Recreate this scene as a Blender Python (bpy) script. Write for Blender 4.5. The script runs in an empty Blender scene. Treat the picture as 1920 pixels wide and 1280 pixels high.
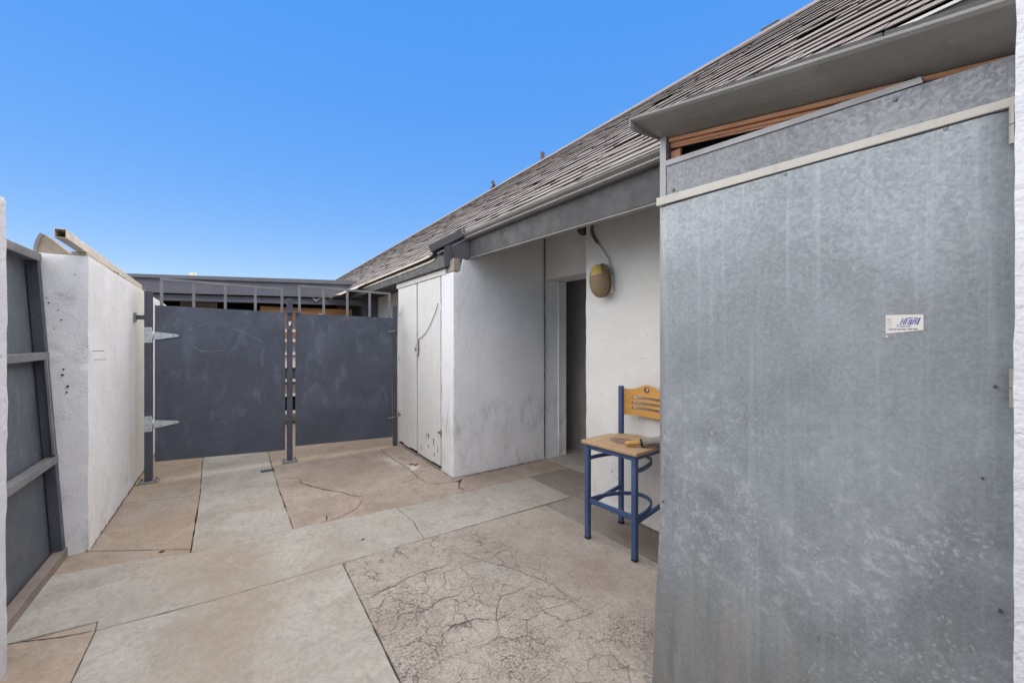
import bpy, bmesh, math, random
from math import radians as R, sin, cos, pi
from mathutils import Vector, Matrix, noise
random.seed(7)
SC = bpy.context.scene
COL = SC.collection

# ------------------------------------------------------------------ camera, sky, sun, exposure
cd = bpy.data.cameras.new('camera'); cam = bpy.data.objects.new('camera', cd); COL.objects.link(cam)
cd.sensor_width = 36; cd.lens = 36 * 771 / 1920; cd.shift_y = -5 / 1920; cd.clip_start = 0.02; cd.clip_end = 2000
cam.location = (0, 0, 1.5); cam.rotation_euler = (R(90), 0, R(-34.1))
SC.camera = cam
SUN_EL, SUN_AZ = 76.0, 345.0          # azimuth clockwise from +Y
W = bpy.data.worlds.new('World'); SC.world = W; W.use_nodes = True
wn = W.node_tree.nodes; wl = W.node_tree.links
for n in list(wn): wn.remove(n)
sky = wn.new('ShaderNodeTexSky'); sky.sky_type = 'NISHITA'; sky.sun_disc = False
sky.sun_elevation = R(SUN_EL); sky.sun_rotation = R(SUN_AZ)
sky.altitude = 2500; sky.air_density = 1.0; sky.dust_density = 0.0; sky.ozone_density = 2.0
# one even tone curve for the whole sky: deeper colour, gentler brightness range
sp_ = wn.new('ShaderNodeSeparateColor'); sp_.mode = 'HSV'; cb_ = wn.new('ShaderNodeCombineColor'); cb_.mode = 'HSV'
def wmath(op, a, b):
    n = wn.new('ShaderNodeMath'); n.operation = op; wl.new(a, n.inputs[0]); n.inputs[1].default_value = b; return n.outputs[0]
wl.new(sky.outputs[0], sp_.inputs[0]); wl.new(sp_.outputs[0], cb_.inputs[0])
wl.new(wmath('MINIMUM', wmath('MULTIPLY', wmath('POWER', sp_.outputs[1], 2.1), 1.86), .97), cb_.inputs[1])
wl.new(wmath('MULTIPLY', wmath('POWER', sp_.outputs[2], .16), 2.25), cb_.inputs[2])
bg = wn.new('ShaderNodeBackground'); bg.inputs['Strength'].default_value = 0.122
wo = wn.new('ShaderNodeOutputWorld')
wl.new(cb_.outputs[0], bg.inputs['Color']); wl.new(bg.outputs[0], wo.inputs['Surface'])
sd = bpy.data.lights.new('sun', 'SUN'); so = bpy.data.objects.new('sun', sd); COL.objects.link(so)
sd.energy = 2.75; sd.angle = R(150); sd.color = (1.0, 0.88, 0.67)
az = R(SUN_AZ); sdir = Vector((sin(az) * cos(R(SUN_EL)), cos(az) * cos(R(SUN_EL)), sin(R(SUN_EL))))
so.rotation_euler = sdir.to_track_quat('Z', 'Y').to_euler(); so.location = sdir * 30
VS = SC.view_settings
VS.view_transform = 'Standard'; VS.look = 'None'; VS.gamma = 1.0; VS.use_curve_mapping = False; VS.exposure = 1.45

SC.cycles.max_bounces = 6; SC.cycles.diffuse_bounces = 4; SC.cycles.glossy_bounces = 2; SC.cycles.transmission_bounces = 2; SC.cycles.caustics_reflective = False; SC.cycles.caustics_refractive = False

# ------------------------------------------------------------------ material helpers
class NT:
    def __init__(s, name):
        s.m = bpy.data.materials.new(name); s.m.use_nodes = True
        s.t = s.m.node_tree; s.n = s.t.nodes; s.l = s.t.links
        for x in list(s.n): s.n.remove(x)
        s.out = s.n.new('ShaderNodeOutputMaterial'); s.b = s.n.new('ShaderNodeBsdfPrincipled')
        s.l.new(s.b.outputs[0], s.out.inputs[0])
        s.tc = s.n.new('ShaderNodeTexCoord').outputs['Object']
    def set(s, sock, v):
        if isinstance(v, bpy.types.NodeSocket): s.l.new(v, sock)
        elif isinstance(v, (tuple, list)):
            sock.default_value = (*v, 1.0) if len(v) == 3 and sock.type == 'RGBA' else v
        else: sock.default_value = v
    def map(s, sc=(1, 1, 1), loc=(0, 0, 0), rot=(0, 0, 0), v=None):
        n = s.n.new('ShaderNodeMapping'); s.set(n.inputs['Vector'], v or s.tc)
        n.inputs['Scale'].default_value = sc; n.inputs['Location'].default_value = loc; n.inputs['Rotation'].default_value = rot
        return n.outputs[0]
    def noise(s, scale, detail=4, rough=.55, dist=0, v=None, col=False):
        n = s.n.new('ShaderNodeTexNoise'); s.set(n.inputs['Vector'], v or s.tc)
        n.inputs['Scale'].default_value = scale; n.inputs['Detail'].default_value = detail
        n.inputs['Roughness'].default_value = rough; n.inputs['Distortion'].default_value = dist
        return n.outputs['Color'] if col else n.outputs['Fac']
    def vor(s, scale, feature='F1', v=None, out='Distance', rnd=1.0):
        n = s.n.new('ShaderNodeTexVoronoi'); n.feature = feature; s.set(n.inputs['Vector'], v or s.tc)
        n.inputs['Scale'].default_value = scale; n.inputs['Randomness'].default_value = rnd
        return n.outputs[out]
    def ramp(s, f, stops, interp='LINEAR'):
        n = s.n.new('ShaderNodeValToRGB'); s.set(n.inputs[0], f); e = n.color_ramp.elements
        n.color_ramp.interpolation = interp
        while len(e) < len(stops): e.new(1)
        for k, (p, c) in enumerate(stops):
            e[k].position = p; e[k].color = (c, c, c, 1) if not isinstance(c, tuple) else (*c, 1)
        return n.outputs[0]
    def step(s, f, a, b, lo=0.0, hi=1.0):
        n = s.n.new('ShaderNodeMapRange'); n.interpolation_type = 'SMOOTHSTEP'; s.set(n.inputs[0], f)
        n.inputs[1].default_value = a; n.inputs[2].default_value = b; n.inputs[3].default_value = lo; n.inputs[4].default_value = hi
        return n.outputs[0]
    def mix(s, f, a, b, mode='MIX'):
        n = s.n.new('ShaderNodeMix'); n.data_type = 'RGBA'; n.blend_type = mode
        s.set(n.inputs[0], f); s.set(n.inputs[6], a); s.set(n.inputs[7], b); return n.outputs[2]
    def math(s, op, a, b=0.0, c=0.0):
        n = s.n.new('ShaderNodeMath'); n.operation = op; s.set(n.inputs[0], a); s.set(n.inputs[1], b)
        if op in ('MULTIPLY_ADD',): s.set(n.inputs[2], c)
        return n.outputs[0]
    def warp(s, scale, amt, v=None):
        n = s.n.new('ShaderNodeVectorMath'); n.operation = 'MULTIPLY_ADD'
        c = s.noise(scale, 4, .6, 0, v, True); s.set(n.inputs[0], c)
        n.inputs[1].default_value = (amt,) * 3; s.set(n.inputs[2], v or s.tc); return n.outputs[0]
    def spot(s, c, r0, r1, scale=(1, 1, 1), wob=.25, wsc=3.0):
        "1 inside an irregular patch about c, 0 outside"
        v = s.warp(wsc, wob)
        n = s.n.new('ShaderNodeVectorMath'); n.operation = 'SUBTRACT'; s.set(n.inputs[0], v)
        n.inputs[1].default_value = tuple(c[k] + wob * .5 for k in range(3))
        m = s.n.new('ShaderNodeVectorMath'); m.operation = 'MULTIPLY'; s.set(m.inputs[0], n.outputs[0]); m.inputs[1].default_value = scale
        l = s.n.new('ShaderNodeVectorMath'); l.operation = 'LENGTH'; s.set(l.inputs[0], m.outputs[0])
        brk = s.step(s.noise(9, 6, .7, .4), .30, .62, .45, 1.0)
        return s.math('MULTIPLY', s.step(l.outputs['Value'], r0, r1, 1, 0), brk)
    def bump(s, h, strength=.3, dist=.01, prev=None):
        n = s.n.new('ShaderNodeBump'); n.inputs['Strength'].default_value = strength; n.inputs['Distance'].default_value = dist
        s.set(n.inputs['Height'], h)
        if prev is not None: s.l.new(prev, n.inputs['Normal'])
        return n.outputs[0]
    def done(s, col, rough=.7, metal=0.0, normal=None, spec=.35):
        s.set(s.b.inputs['Base Color'], col); s.set(s.b.inputs['Roughness'], rough); s.set(s.b.inputs['Metallic'], metal)
        s.b.inputs['Specular IOR Level'].default_value = spec
        if normal is not None: s.l.new(normal, s.b.inputs['Normal'])
        return s.m

def m_concrete(name, base, alt, dark=.72, agg=0.0, crackle=False, stains=()):
    t = NT(name)
    c = t.mix(t.step(t.noise(1.3, 5, .6, .4), .38, .66), base, alt)
    c = t.mix(t.math('MULTIPLY', t.step(t.noise(5, 6, .65, .3), .45, .72), .55), c, tuple(x * dark for x in base))
    c = t.mix(t.math('MULTIPLY', t.step(t.noise(.9, 4, .6, .8, t.map((1, 1, 1), (7.3, 2.1, 0))), .52, .7), .35), c, tuple(min(1, x * 1.18) for x in base))
    streak = t.noise(22, 4, .6, .2, t.map((.25, 1, 1), rot=(0, 0, .25)))
    c = t.mix(t.math('MULTIPLY', t.step(streak, .5, .75), .10), c, tuple(x * .6 for x in base))
    for (p, r0, r1, sc, colr, k, wob) in stains:
        c = t.mix(t.math('MULTIPLY', t.spot(p, r0, r1, sc, wob, 3.5), k), c, colr)
    blotch = t.math('MULTIPLY', t.step(t.noise(2.4, 7, .72, .6, t.map(loc=(8, 3, 0))), .46, .64), .62)
    c = t.mix(blotch, c, tuple(x * y for x, y in zip(base, (.68, .64, .60))))
    mot = t.noise(30, 5, .7, .3)
    c = t.mix(t.step(mot, .40, .68, 0, .46), c, tuple(x * .55 for x in base))
    c = t.mix(t.step(t.noise(48, 4, .7, .2, t.map(loc=(5, 1, 0))), .54, .74, 0, .30), c, tuple(min(1, x * 1.35) for x in base))
    dust = t.math('MULTIPLY', t.step(t.noise(11, 7, .75, .5, t.map((1, .6, 1), (1, 6, 0))), .50, .68), .55)
    c = t.mix(dust, c, tuple(x * y for x, y in zip(base, (.60, .56, .52))))
    fine = t.noise(150, 3, .7)
    c = t.mix(t.step(fine, .35, .7, .0, .28 + agg * .5), c, tuple(x * .62 for x in base))
    spk = t.vor(34, 'F1')
    sel = t.step(t.noise(9, 2), .55, .64)
    c = t.mix(t.math('MULTIPLY', t.math('MULTIPLY', t.step(spk, .05, .11, 1, 0), sel), .75), c, (.07, .055, .045))
    h = t.math('ADD', t.math('MULTIPLY', t.noise(14, 5, .6), .6), t.math('MULTIPLY', fine, .25 + agg))
    if crackle:
        keep = t.step(t.noise(1.1, 3, .5, .0, t.map(loc=(3.1, 1.7, 0))), .22, .42)
        sep = t.n.new('ShaderNodeSeparateXYZ'); t.set(sep.inputs[0], t.warp(1.6, .7))
        side = t.step(sep.outputs[0], 1.75, 2.35, 1, 0)
        keep = t.math('MULTIPLY', keep, side)
        wv = t.warp(6, .09, t.warp(22, .03))
        e1 = t.step(t.vor(5.2, 'DISTANCE_TO_EDGE', wv), .008, .022, 1, 0)
        e2 = t.step(t.vor(15, 'DISTANCE_TO_EDGE', t.warp(20, .05)), .008, .032, 1, 0)
        brk = t.step(t.noise(6, 4, .6), .42, .58)
        e2 = t.math('MULTIPLY', e2, brk)
        e1 = t.math('MULTIPLY', e1, t.step(t.noise(3.2, 2), .44, .56))
        cr = t.math('MULTIPLY', t.math('MAXIMUM', t.math('MULTIPLY', e1, .6), t.math('MULTIPLY', e2, .72)), keep)
        pits = t.math('MULTIPLY', t.step(t.noise(110, 4, .7), .56, .63), side)
        c = t.mix(t.math('MULTIPLY', pits, .6), c, (.09, .074, .064))
        wsp = t.math('MULTIPLY', t.step(t.noise(120, 3, .7, 0, t.map(loc=(4, 4, 4))), .56, .66), .5)
        c = t.mix(wsp, c, (.56, .51, .47))
        grit = t.step(t.noise(70, 4, .75), .50, .57)
        for p in ((.72, 1.86, 0), (1.72, 1.42, 0), (.8, 2.2, 0), (1.15, 1.6, 0)):
            c = t.mix(t.math('MULTIPLY', t.math('MULTIPLY', t.spot(p, .04, .26, (1, 1, 1), .3, 6), grit), .75), c, (.04, .034, .03))
        c = t.mix(cr, c, (.045, .036, .03))
        h = t.math('SUBTRACT', h, t.math('MULTIPLY', cr, 1.2))
        h = t.math('SUBTRACT', h, t.math('MULTIPLY', pits, .4))
    n = t.bump(h, .34, .006)
    return t.done(c, .86, 0, n, .25)

def m_stucco(name, base, rough=.55, grime=.5, seed=0.0, marks=True, warm=(.60, .58, .54), smear=0.0, stains=(), scars=()):
    t = NT(name); v = t.map(loc=(seed, seed * .7, seed * .3))
    c = t.mix(t.step(t.noise(1.4, 4, .6, .3, v), .35, .7), base, tuple(x * .90 for x in base))
    c = t.mix(t.math('MULTIPLY', t.step(t.noise(.8, 3, .5, .5, t.map((1, 1, .4), (seed + 4, 0, 0))), .5, .7), .35), c, warm)
    vs = t.noise(9, 4, .6, .3, t.map((1, 1, .12), (seed, 0, 0)))
    c = t.mix(t.math('MULTIPLY', t.step(vs, .52, .78), .30 * grime), c, tuple(x * .6 for x in base))
    if marks:
        m = t.math('MULTIPLY', t.step(t.noise(38, 4, .7, 1.2, t.map((1, 1, .45), (seed, 1, 0))), .64, .70), t.step(t.noise(2.1, 3, .5, 0, v), .5, .62))
        c = t.mix(t.math('MULTIPLY', m, .55 * grime), c, (.12, .11, .10))
        pit = t.math('MULTIPLY', t.step(t.vor(11, 'F1', t.warp(9, .05, v)), .035, .06, 1, 0), t.step(t.noise(4, 2, .5, 0, v), .55, .62))
        c = t.mix(t.math('MULTIPLY', pit, .7 * grime), c, (.10, .09, .08))
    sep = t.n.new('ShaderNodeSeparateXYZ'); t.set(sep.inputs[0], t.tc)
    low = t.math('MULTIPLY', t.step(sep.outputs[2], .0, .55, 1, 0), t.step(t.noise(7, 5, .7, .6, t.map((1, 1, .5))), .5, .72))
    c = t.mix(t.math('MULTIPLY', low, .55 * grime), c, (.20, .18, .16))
    mot = t.noise(38, 5, .7, .2, v)
    c = t.mix(t.step(mot, .42, .72, 0, .16), c, tuple(x * .6 for x in base))
    if smear:
        sp2 = t.n.new('ShaderNodeSeparateXYZ'); t.set(sp2.inputs[0], t.warp(3, .25))
        zn = t.math('MULTIPLY', t.step(sp2.outputs[2], .42, .62), t.step(sp2.outputs[2], .78, 1.05, 1, 0))
        sm_ = t.math('MULTIPLY', t.step(t.noise(9, 5, .65, .4, t.map((1, 1, .35), (seed, 5, 0))), .44, .74), zn)
        c = t.mix(t.math('MULTIPLY', sm_, smear), c, (.20, .195, .20))
        nick = t.math('MULTIPLY', t.step(t.noise(30, 3, .6, 1.8, t.map((.6, .6, 1), (seed, 2, 3))), .70, .735), t.step(t.noise(1.9, 2, .5, 0, t.map(loc=(seed, 9, 4))), .46, .54))
        c = t.mix(t.math('MULTIPLY', nick, .8), c, (.09, .085, .08))
    for (p, r0, r1, sc, colr, k) in stains: c = t.mix(t.math('MULTIPLY', t.spot(p, r0, r1, sc, .12, 3), k), c, colr)
    h = t.math('ADD', t.math('MULTIPLY', t.noise(16, 5, .6, .8, v), .7), t.math('MULTIPLY', t.noise(75, 3, .6, .0, v), .22))
    h = t.math('ADD', h, t.math('MULTIPLY', t.step(t.noise(7, 2, .4, 1.6, v), .55, .6), .08))
    for (p, r_) in scars:
        sc_ = t.math('MULTIPLY', t.spot(p, r_ * .3, r_ * 1.3, (1, 1, 1), .06, 14), 1.0)
        ch = t.noise(38, 4, .7, 1.4, t.map((.7, .7, 1.6)))
        h = t.math('ADD', h, t.math('MULTIPLY', t.math('MULTIPLY', t.step(ch, .42, .58), sc_), 1.3))
        c = t.mix(t.math('MULTIPLY', t.math('MULTIPLY', t.step(ch, .36, .46, 1, 0), sc_), .55), c, (.22, .22, .23))
    return t.done(c, .8, 0, t.bump(h, rough, .012), .25)

def m_paint(name, col, rough=.5, var=.18, bump=.06, wear=None, metal=0.0, vert=True, spec=.4):
    t = NT(name)
    c = t.mix(t.step(t.noise(3.2, 5, .6, .4), .38, .68), col, tuple(min(1, x * (1 + var) + var * .03) for x in col))
    c = t.mix(t.math('MULTIPLY', t.step(t.noise(26, 4, .6, .2, t.map((1, 1, .1 if vert else 1))), .52, .76), .30), c, tuple(x * .7 for x in col))
    if wear:
        w = t.math('MULTIPLY', t.step(t.noise(30, 5, .7), .62, .68), t.step(t.noise(4, 2), .5, .6)); c = t.mix(w, c, wear)
    return t.done(c, t.step(t.noise(12, 3), .3, .7, rough - .07, rough + .1), metal, t.bump(t.noise(60, 3), bump, .004), spec)

def m_gate(name, seed, k=1.0):
    t = NT(name); base = (.066 * k, .075 * k, .099 * k ** .7)
    c = t.mix(t.step(t.noise(1.6, 5, .6, .6, t.map(loc=(seed, 0, 0))), .4, .7), base, tuple(x * 1.3 for x in base))
    c = t.mix(t.math('MULTIPLY', t.step(t.noise(6, 5, .65, .8, t.map((1, 1, .5), (seed, 3, 0))), .52, .70), .5), c, tuple(x * 2.0 for x in base))
    c = t.mix(t.math('MULTIPLY', t.step(t.noise(2.2, 3, .5, 1.2, t.map((1, 1, .7), (seed + 9, 0, 0))), .54, .66), .4), c, tuple(x * .68 for x in base))
    c = t.mix(t.math('MULTIPLY', t.step(t.noise(14, 6, .75, .6, t.map((1, 1, .35), (seed, 7, 2))), .54, .72), .35), c, tuple(x * 2.2 for x in base))
    c = t.mix(t.math('MULTIPLY', t.step(t.noise(60, 4, .7, 0, t.map(loc=(seed, 1, 1))), .5, .75), .25), c, tuple(x * .5 for x in base))
    v = t.map((6, 1, 34), (seed, 0, 0), (0, .22, 0))
    scr = t.math('MULTIPLY', t.step(t.noise(2.2, 2, .5, 2.2, v), .70, .715), t.step(t.noise(2.2, 2, .5, 0, t.map(loc=(seed + 2, 0, 0))), .56, .64))
    c = t.mix(t.math('MULTIPLY', scr, .6), c, (.42, .43, .45))
    c = t.mix(t.math('MULTIPLY', t.spot((-.32, 0, 1.42), .02, .13, (1.6, 0, .35), .12, 7), .5), c, tuple(x * 2.0 for x in base))
    c = t.mix(t.math('MULTIPLY', t.spot((0.05, 0, .25), .35, .55, (.6, 0, 1.3), .3, 4), .45), c, tuple(x * .72 for x in base))
    spk = t.math('MULTIPLY', t.step(t.vor(16), .03, .055, 1, 0), t.step(t.noise(3.1, 2), .57, .63))
    c = t.mix(t.math('MULTIPLY', spk, .6), c, (.4, .4, .42))
    return t.done(c, t.step(t.noise(5, 4), .3, .7, .42, .62), 0, t.bump(t.math('ADD', t.noise(1.7, 2), t.math('MULTIPLY', t.noise(40, 3), .05)), .25, .02), .4)

def m_galv(name, base=(.226, .251, .270), scuff=1.0, seed=0.0):
    t = NT(name); v = t.map(loc=(seed, seed, seed))
    K = lambda k: tuple(min(1, x * k) for x in base)
    sp = t.vor(105, 'F1', t.warp(50, .012, v), 'Color')
    bw = t.n.new('ShaderNodeRGBToBW'); t.set(bw.inputs[0], sp)
    c = t.mix(t.step(t.noise(1.7, 5, .6, .6, v), .36, .66), base, K(1.32))
    c = t.mix(t.math('MULTIPLY', t.step(bw.outputs[0], .35, .8), .16), c, K(.66))
    c = t.mix(t.math('MULTIPLY', t.step(bw.outputs[0], .15, .45, 1, 0), .12), c, K(1.75))
    gr = t.noise(95, 4, .75, .2, v)
    c = t.mix(t.step(gr, .50, .72, 0, .45), c, K(1.7)); c = t.mix(t.step(gr, .28, .48, .42, 0), c, K(.55))
    st = t.noise(30, 5, .65, .12, t.map((1, 1, .03), (seed, 2, 0)))
    c = t.mix(t.step(st, .50, .74, 0, .40), c, K(1.7))
    st2 = t.noise(21, 5, .65, .15, t.map((1, 1, .04), (seed + 5, 2, 0)))
    c = t.mix(t.step(st2, .52, .76, 0, .32), c, K(.6))
    if scuff:
        sep = t.n.new('ShaderNodeSeparateXYZ'); t.set(sep.inputs[0], t.warp(2.4, .45))
        zone = t.math('MULTIPLY', t.step(sep.outputs[2], .55, 1.0), t.step(sep.outputs[2], 1.30, 1.62, 1, 0))
        patch = t.step(t.noise(3.2, 5, .65, .5, t.map(loc=(4.2, 1.3, .4))), .40, .58)
        c = t.mix(t.math('MULTIPLY', t.math('MULTIPLY', zone, patch), .35), c, (.42, .46, .50))
        blot = t.math('MULTIPLY', t.step(t.noise(27, 6, .78, .4, v), .50, .62), patch)
        c = t.mix(t.math('MULTIPLY', t.math('MULTIPLY', zone, blot), .5 * scuff), c, (.56, .60, .63))
        drop = t.math('MULTIPLY', t.step(t.vor(62, 'F1', t.warp(34, .03, v)), .18, .36, 1, 0), t.step(t.noise(5.4, 4, .65, 0, t.map(loc=(2, 9, 1))), .50, .60))
        zone2 = t.math('MULTIPLY', t.step(sep.outputs[2], .35, .8), t.step(sep.outputs[2], 1.25, 1.75, 1, 0))
        c = t.mix(t.math('MULTIPLY', t.math('MULTIPLY', drop, zone2), .5 * scuff), c, (.54, .57, .575))
        low = t.step(sep.outputs[2], .35, 1.05, 1, 0)
        c = t.mix(t.math('MULTIPLY', low, .5), c, (.245, .24, .22))
        c = t.mix(t.math('MULTIPLY', t.math('MULTIPLY', low, t.step(t.noise(12, 5, .65, .3, t.map((1, 1, .10))), .48, .72)), .6), c, (.42, .40, .36))
        c = t.mix(t.math('MULTIPLY', t.math('MULTIPLY', low, t.step(t.noise(16, 5, .65, .3, t.map((1, 1, .08), (3, 3, 3))), .52, .74)), .5), c, (.13, .13, .125))
        dk = t.math('MULTIPLY', t.step(t.noise(24, 3, .6, 2.0, t.map((1, 1, .5), (1, 4, 7))), .71, .74), t.step(t.noise(2.6, 2), .56, .62))
        c = t.mix(t.math('MULTIPLY', dk, .6), c, (.07, .07, .07))
    n = t.bump(t.noise(2.2, 2, .5), .35, .03)
    n = t.bump(t.math('ADD', bw.outputs[0], gr), .12, .002, n)
    return t.done(c, t.step(bw.outputs[0], 0, 1, .36, .56), .35, n, .4)

def m_wood(name, a, b, along='Y', scale=1.0, rough=.55):
    t = NT(name)
    sc = {'X': (.06, 1, 1), 'Y': (1, .06, 1), 'Z': (1, 1, .06)}[along]
    g = t.noise(26 * scale, 6, .6, .8, t.map(sc)); g2 = t.noise(90 * scale, 4, .6, 0, t.map(sc))
    c = t.mix(t.step(g, .35, .68), a, b)
    c = t.mix(t.math('MULTIPLY', t.step(g2, .5, .75), .4), c, tuple(x * .6 for x in b))
    c = t.mix(t.math('MULTIPLY', t.step(t.noise(9, 4, .7, .5), .6, .72), .35), c, tuple(x * .45 for x in b))
    return t.done(c, rough, 0, t.bump(g, .15, .003), .35)

def m_shingle(name):
    t = NT(name)
    oi = t.n.new('ShaderNodeObjectInfo').outputs['Random']
    at = t.n.new('ShaderNodeAttribute'); at.attribute_name = 'tone'; at.attribute_type = 'GEOMETRY'
    r = t.math('FRACT', t.math('ADD', oi, at.outputs['Fac']))
    c = t.ramp(r, [(0, (.245, .220, .214)), (.3, (.30, .273, .266)), (.55, (.35, .322, .314)), (.8, (.27, .245, .238)), (1, (.385, .355, .345))])
    c = t.mix(t.math('MULTIPLY', t.noise(230, 2, .7), .5), c, (.13, .115, .11))
    c = t.mix(t.math('MULTIPLY', t.step(t.noise(4, 4, .6), .5, .7), .35), c, (.29, .245, .205))
    return t.done(c, .92, 0, t.bump(t.noise(240, 2, .8), .6, .004), .15)

def m_flat(name, col, rough=.6, metal=0.0, spec=.4):
    t = NT(name); c = t.mix(t.math('MULTIPLY', t.noise(30, 4, .6), .35), col, tuple(x * .75 for x in col))
    return t.done(c, rough, metal, None, spec)

Z3 = (1, 1, 1)
TAN = (.37, .275, .195)
M = {}
M['conc_light'] = m_concrete('light_concrete', (.412, .389, .350), (.360, .336, .300), .74, stains=[
    ((-.05, 3.3, 0), .1, .42, (1, 1, 1), (.29, .215, .14), .8, .3), ((.02, 2.75, 0), .1, .45, (1.2, .9, 1), (.30, .225, .15), .75, .3),
    ((-.1, 2.2, 0), .1, .6, (1.6, .7, 1), (.30, .235, .165), .65, .3), ((.25, 4.35, 0), .05, .3, Z3, (.36, .27, .19), .4, .3), ((-.28, 3.65, 0), .1, .4, Z3, (.37, .28, .19), .55, .3)])
M['conc_tan'] = m_concrete('tan_concrete', (.395, .315, .245), (.345, .295, .25), .70, stains=[
    ((-.55, 4.9, 0), .1, .5, (1, 1, 1), (.30, .285, .265), .7, .3), ((-.45, 4.45, 0), .1, .3, Z3, (.24, .19, .15), .5, .3)])
M['conc_brown'] = m_concrete('brown_concrete', (.36, .298, .25), (.41, .345, .29), .62, stains=[
    ((1.05, 5.0, 0), .1, .7, (1, 1, 1), (.235, .185, .155), .6, .35), ((1.62, 5.05, 0), .02, .25, (1.5, .8, 1), (.62, .60, .58), .8, .3),
    ((1.72, 4.62, 0), .02, .16, (1.5, .8, 1), (.68, .67, .66), .85, .3), ((1.5, 4.3, 0), .05, .4, Z3, (.46, .39, .34), .5, .3), ((2.4, 3.85, 0), .1, .6, Z3, (.22, .18, .15), .55, .3)])
M['conc_grey'] = m_concrete('grey_brown_concrete', (.285, .255, .225), (.23, .20, .175), .7, stains=[
    ((2.55, 2.0, 0), .1, .45, (1.6, .7, 1), (.15, .115, .09), .75, .3), ((3.2, 3.5, 0), .1, .5, Z3, (.17, .15, .13), .5, .3)])
M['conc_crackle'] = m_concrete('crackled_concrete', (.40, .353, .312), (.445, .40, .36), .70, agg=.45, crackle=True, stains=[
    ((1.55, 2.45, 0), .05, .5, Z3, (.27, .235, .205), .75, .35), ((1.95, 1.9, 0), .05, .40, Z3, (.25, .185, .135), .8, .3), ((2.2, 2.5, 0), .05, .35, Z3, (.22, .175, .14), .7, .3), ((1.9, 2.45, 0), .03, .3, Z3, (.45, .41, .37), .7, .3),
    ((1.42, 2.28, 0), .02, .14, Z3, (.34, .345, .33), .7, .2), ((1.0, 2.65, 0), .05, .3, Z3, (.29, .245, .21), .5, .3), ((2.1, 1.55, 0), .03, .35, Z3, (.40, .35, .29), .6, .3)])
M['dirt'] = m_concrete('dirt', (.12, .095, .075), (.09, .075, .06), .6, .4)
M['gravel'] = m_concrete('yard_dirt', (.30, .24, .185), (.25, .205, .165), .6, .4)
M['crack'] = m_flat('crack_dirt', (.035, .028, .024), .95, 0, .1)
M['stucco_left'] = m_stucco('grey_white_stucco_rough', (.84, .84, .85), .42, .75, 2.0, scars=[((.11, 0, 1.78), .06), ((.215, 0, 1.40), .07), ((.06, 0, 1.36), .04), ((.06, 0, .40), .08), ((.10, 0, .97), .04), ((.21, 0, 1.13), .04)], stains=[((0, 2.0, 1.0), .2, .75, (.0, 1, .12), (.66, .62, .52), .7), ((0, 1.6, .5), .05, .28, (.0, 1, .35), (.58, .53, .44), .5)])
M['stucco_block'] = m_stucco('grey_white_stucco', (.79, .80, .815), .45, .8, 5.0, smear=.45)
M['stucco_wall'] = m_stucco('white_stucco', (.72, .72, .70), .28, .6, 9.0, smear=.12)
M['stucco_near'] = m_stucco('white_rough_stucco', (.66, .67, .71), 1.0, .55, 13.0)
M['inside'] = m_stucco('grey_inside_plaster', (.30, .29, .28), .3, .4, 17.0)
M['door_paint'] = m_paint('white_door_paint', (.66, .66, .645), .6, .06, .10, (.16, .14, .12))
M['trim_white'] = m_paint('white_trim_paint', (.62, .61, .58), .6, .06, .1, (.3, .27, .24))
M['fascia'] = m_paint('slate_fascia_paint', (.052, .051, .057), .55, .14, .06, vert=False)
M['gutter'] = m_paint('grey_gutter_paint', (.215, .212, .205), .42, .12, .04, vert=False)
M['gutter_rim'] = m_paint('pale_gutter_rim', (.36, .355, .345), .4, .1, .03, vert=False)
M['cream'] = m_paint('cream_metal', (.56, .50, .42), .5, .12, .05, (.35, .26, .18))
M['hood'] = m_paint('grey_hood_metal', (.215, .215, .205), .45, .16, .05, (.40, .40, .39), vert=False)
M['gate_a'] = m_gate('slate_gate_sheet', 1.0)
M['gate_b'] = m_gate('slate_gate_sheet_right', 14.0)
M['gate_c'] = m_gate('slate_gate_sheet_open', 27.0, 1.45)
M['steel'] = m_paint('slate_steel_tube', (.058, .062, .082), .45, .25, .05, (.3, .28, .27))
M['steel_pale'] = m_paint('pale_grey_steel', (.165, .165, .172), .45, .3, .05, (.33, .25, .20))
M['steel_scratch'] = m_flat('bare_scratch', (.26, .265, .285), .5)
M['hinge'] = m_paint('worn_hinge', (.33, .32, .30), .45, .15, .05, (.16, .13, .11), .4)
M['pipe'] = m_flat('dark_pipe', (.075, .056, .05), .8)
M['dusty'] = m_paint('dusty_rail', (.20, .165, .14), .8, .25, .15, (.30, .27, .24))
M['rust'] = m_paint('rusty_steel', (.17, .12, .09), .75, .4, .2, (.28, .14, .07))
M['zinc'] = m_paint('zinc_hinge', (.50, .54, .55), .35, .12, .03, None, .5)
M['galv'] = m_galv('galvanised_sheet')
M['galv_b'] = m_galv('galvanised_sheet_back', (.185, .195, .212), 0.0, 6.0)
M['galv_edge'] = m_paint('grey_sheet_edge', (.27, .275, .285), .4, .15, .03, None, .3)
M['strip'] = m_paint('cream_edge_strip', (.47, .452, .41), .5, .08, .03, (.35, .30, .24), vert=False)
M['dark'] = m_flat('black_void', (.012, .012, .013), .9, 0, .1)  # flat black painting shaded gaps, holes and depths; also the black carton
M['blackplastic'] = m_flat('black_plastic', (.02, .022, .028), .35)
M['wood_red'] = m_wood('reddish_frame_wood', (.52, .27, .15), (.40, .19, .10), 'Y')
M['wood_seat'] = m_wood('pale_seat_wood', (.47, .325, .20), (.38, .25, .145), 'X')
M['wood_back'] = m_wood('varnished_back_wood', (.62, .345, .10), (.54, .28, .075), 'Y', rough=.4)
M['plywood'] = m_wood('orange_plywood', (.46, .22, .07), (.36, .16, .05), 'X')
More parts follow.
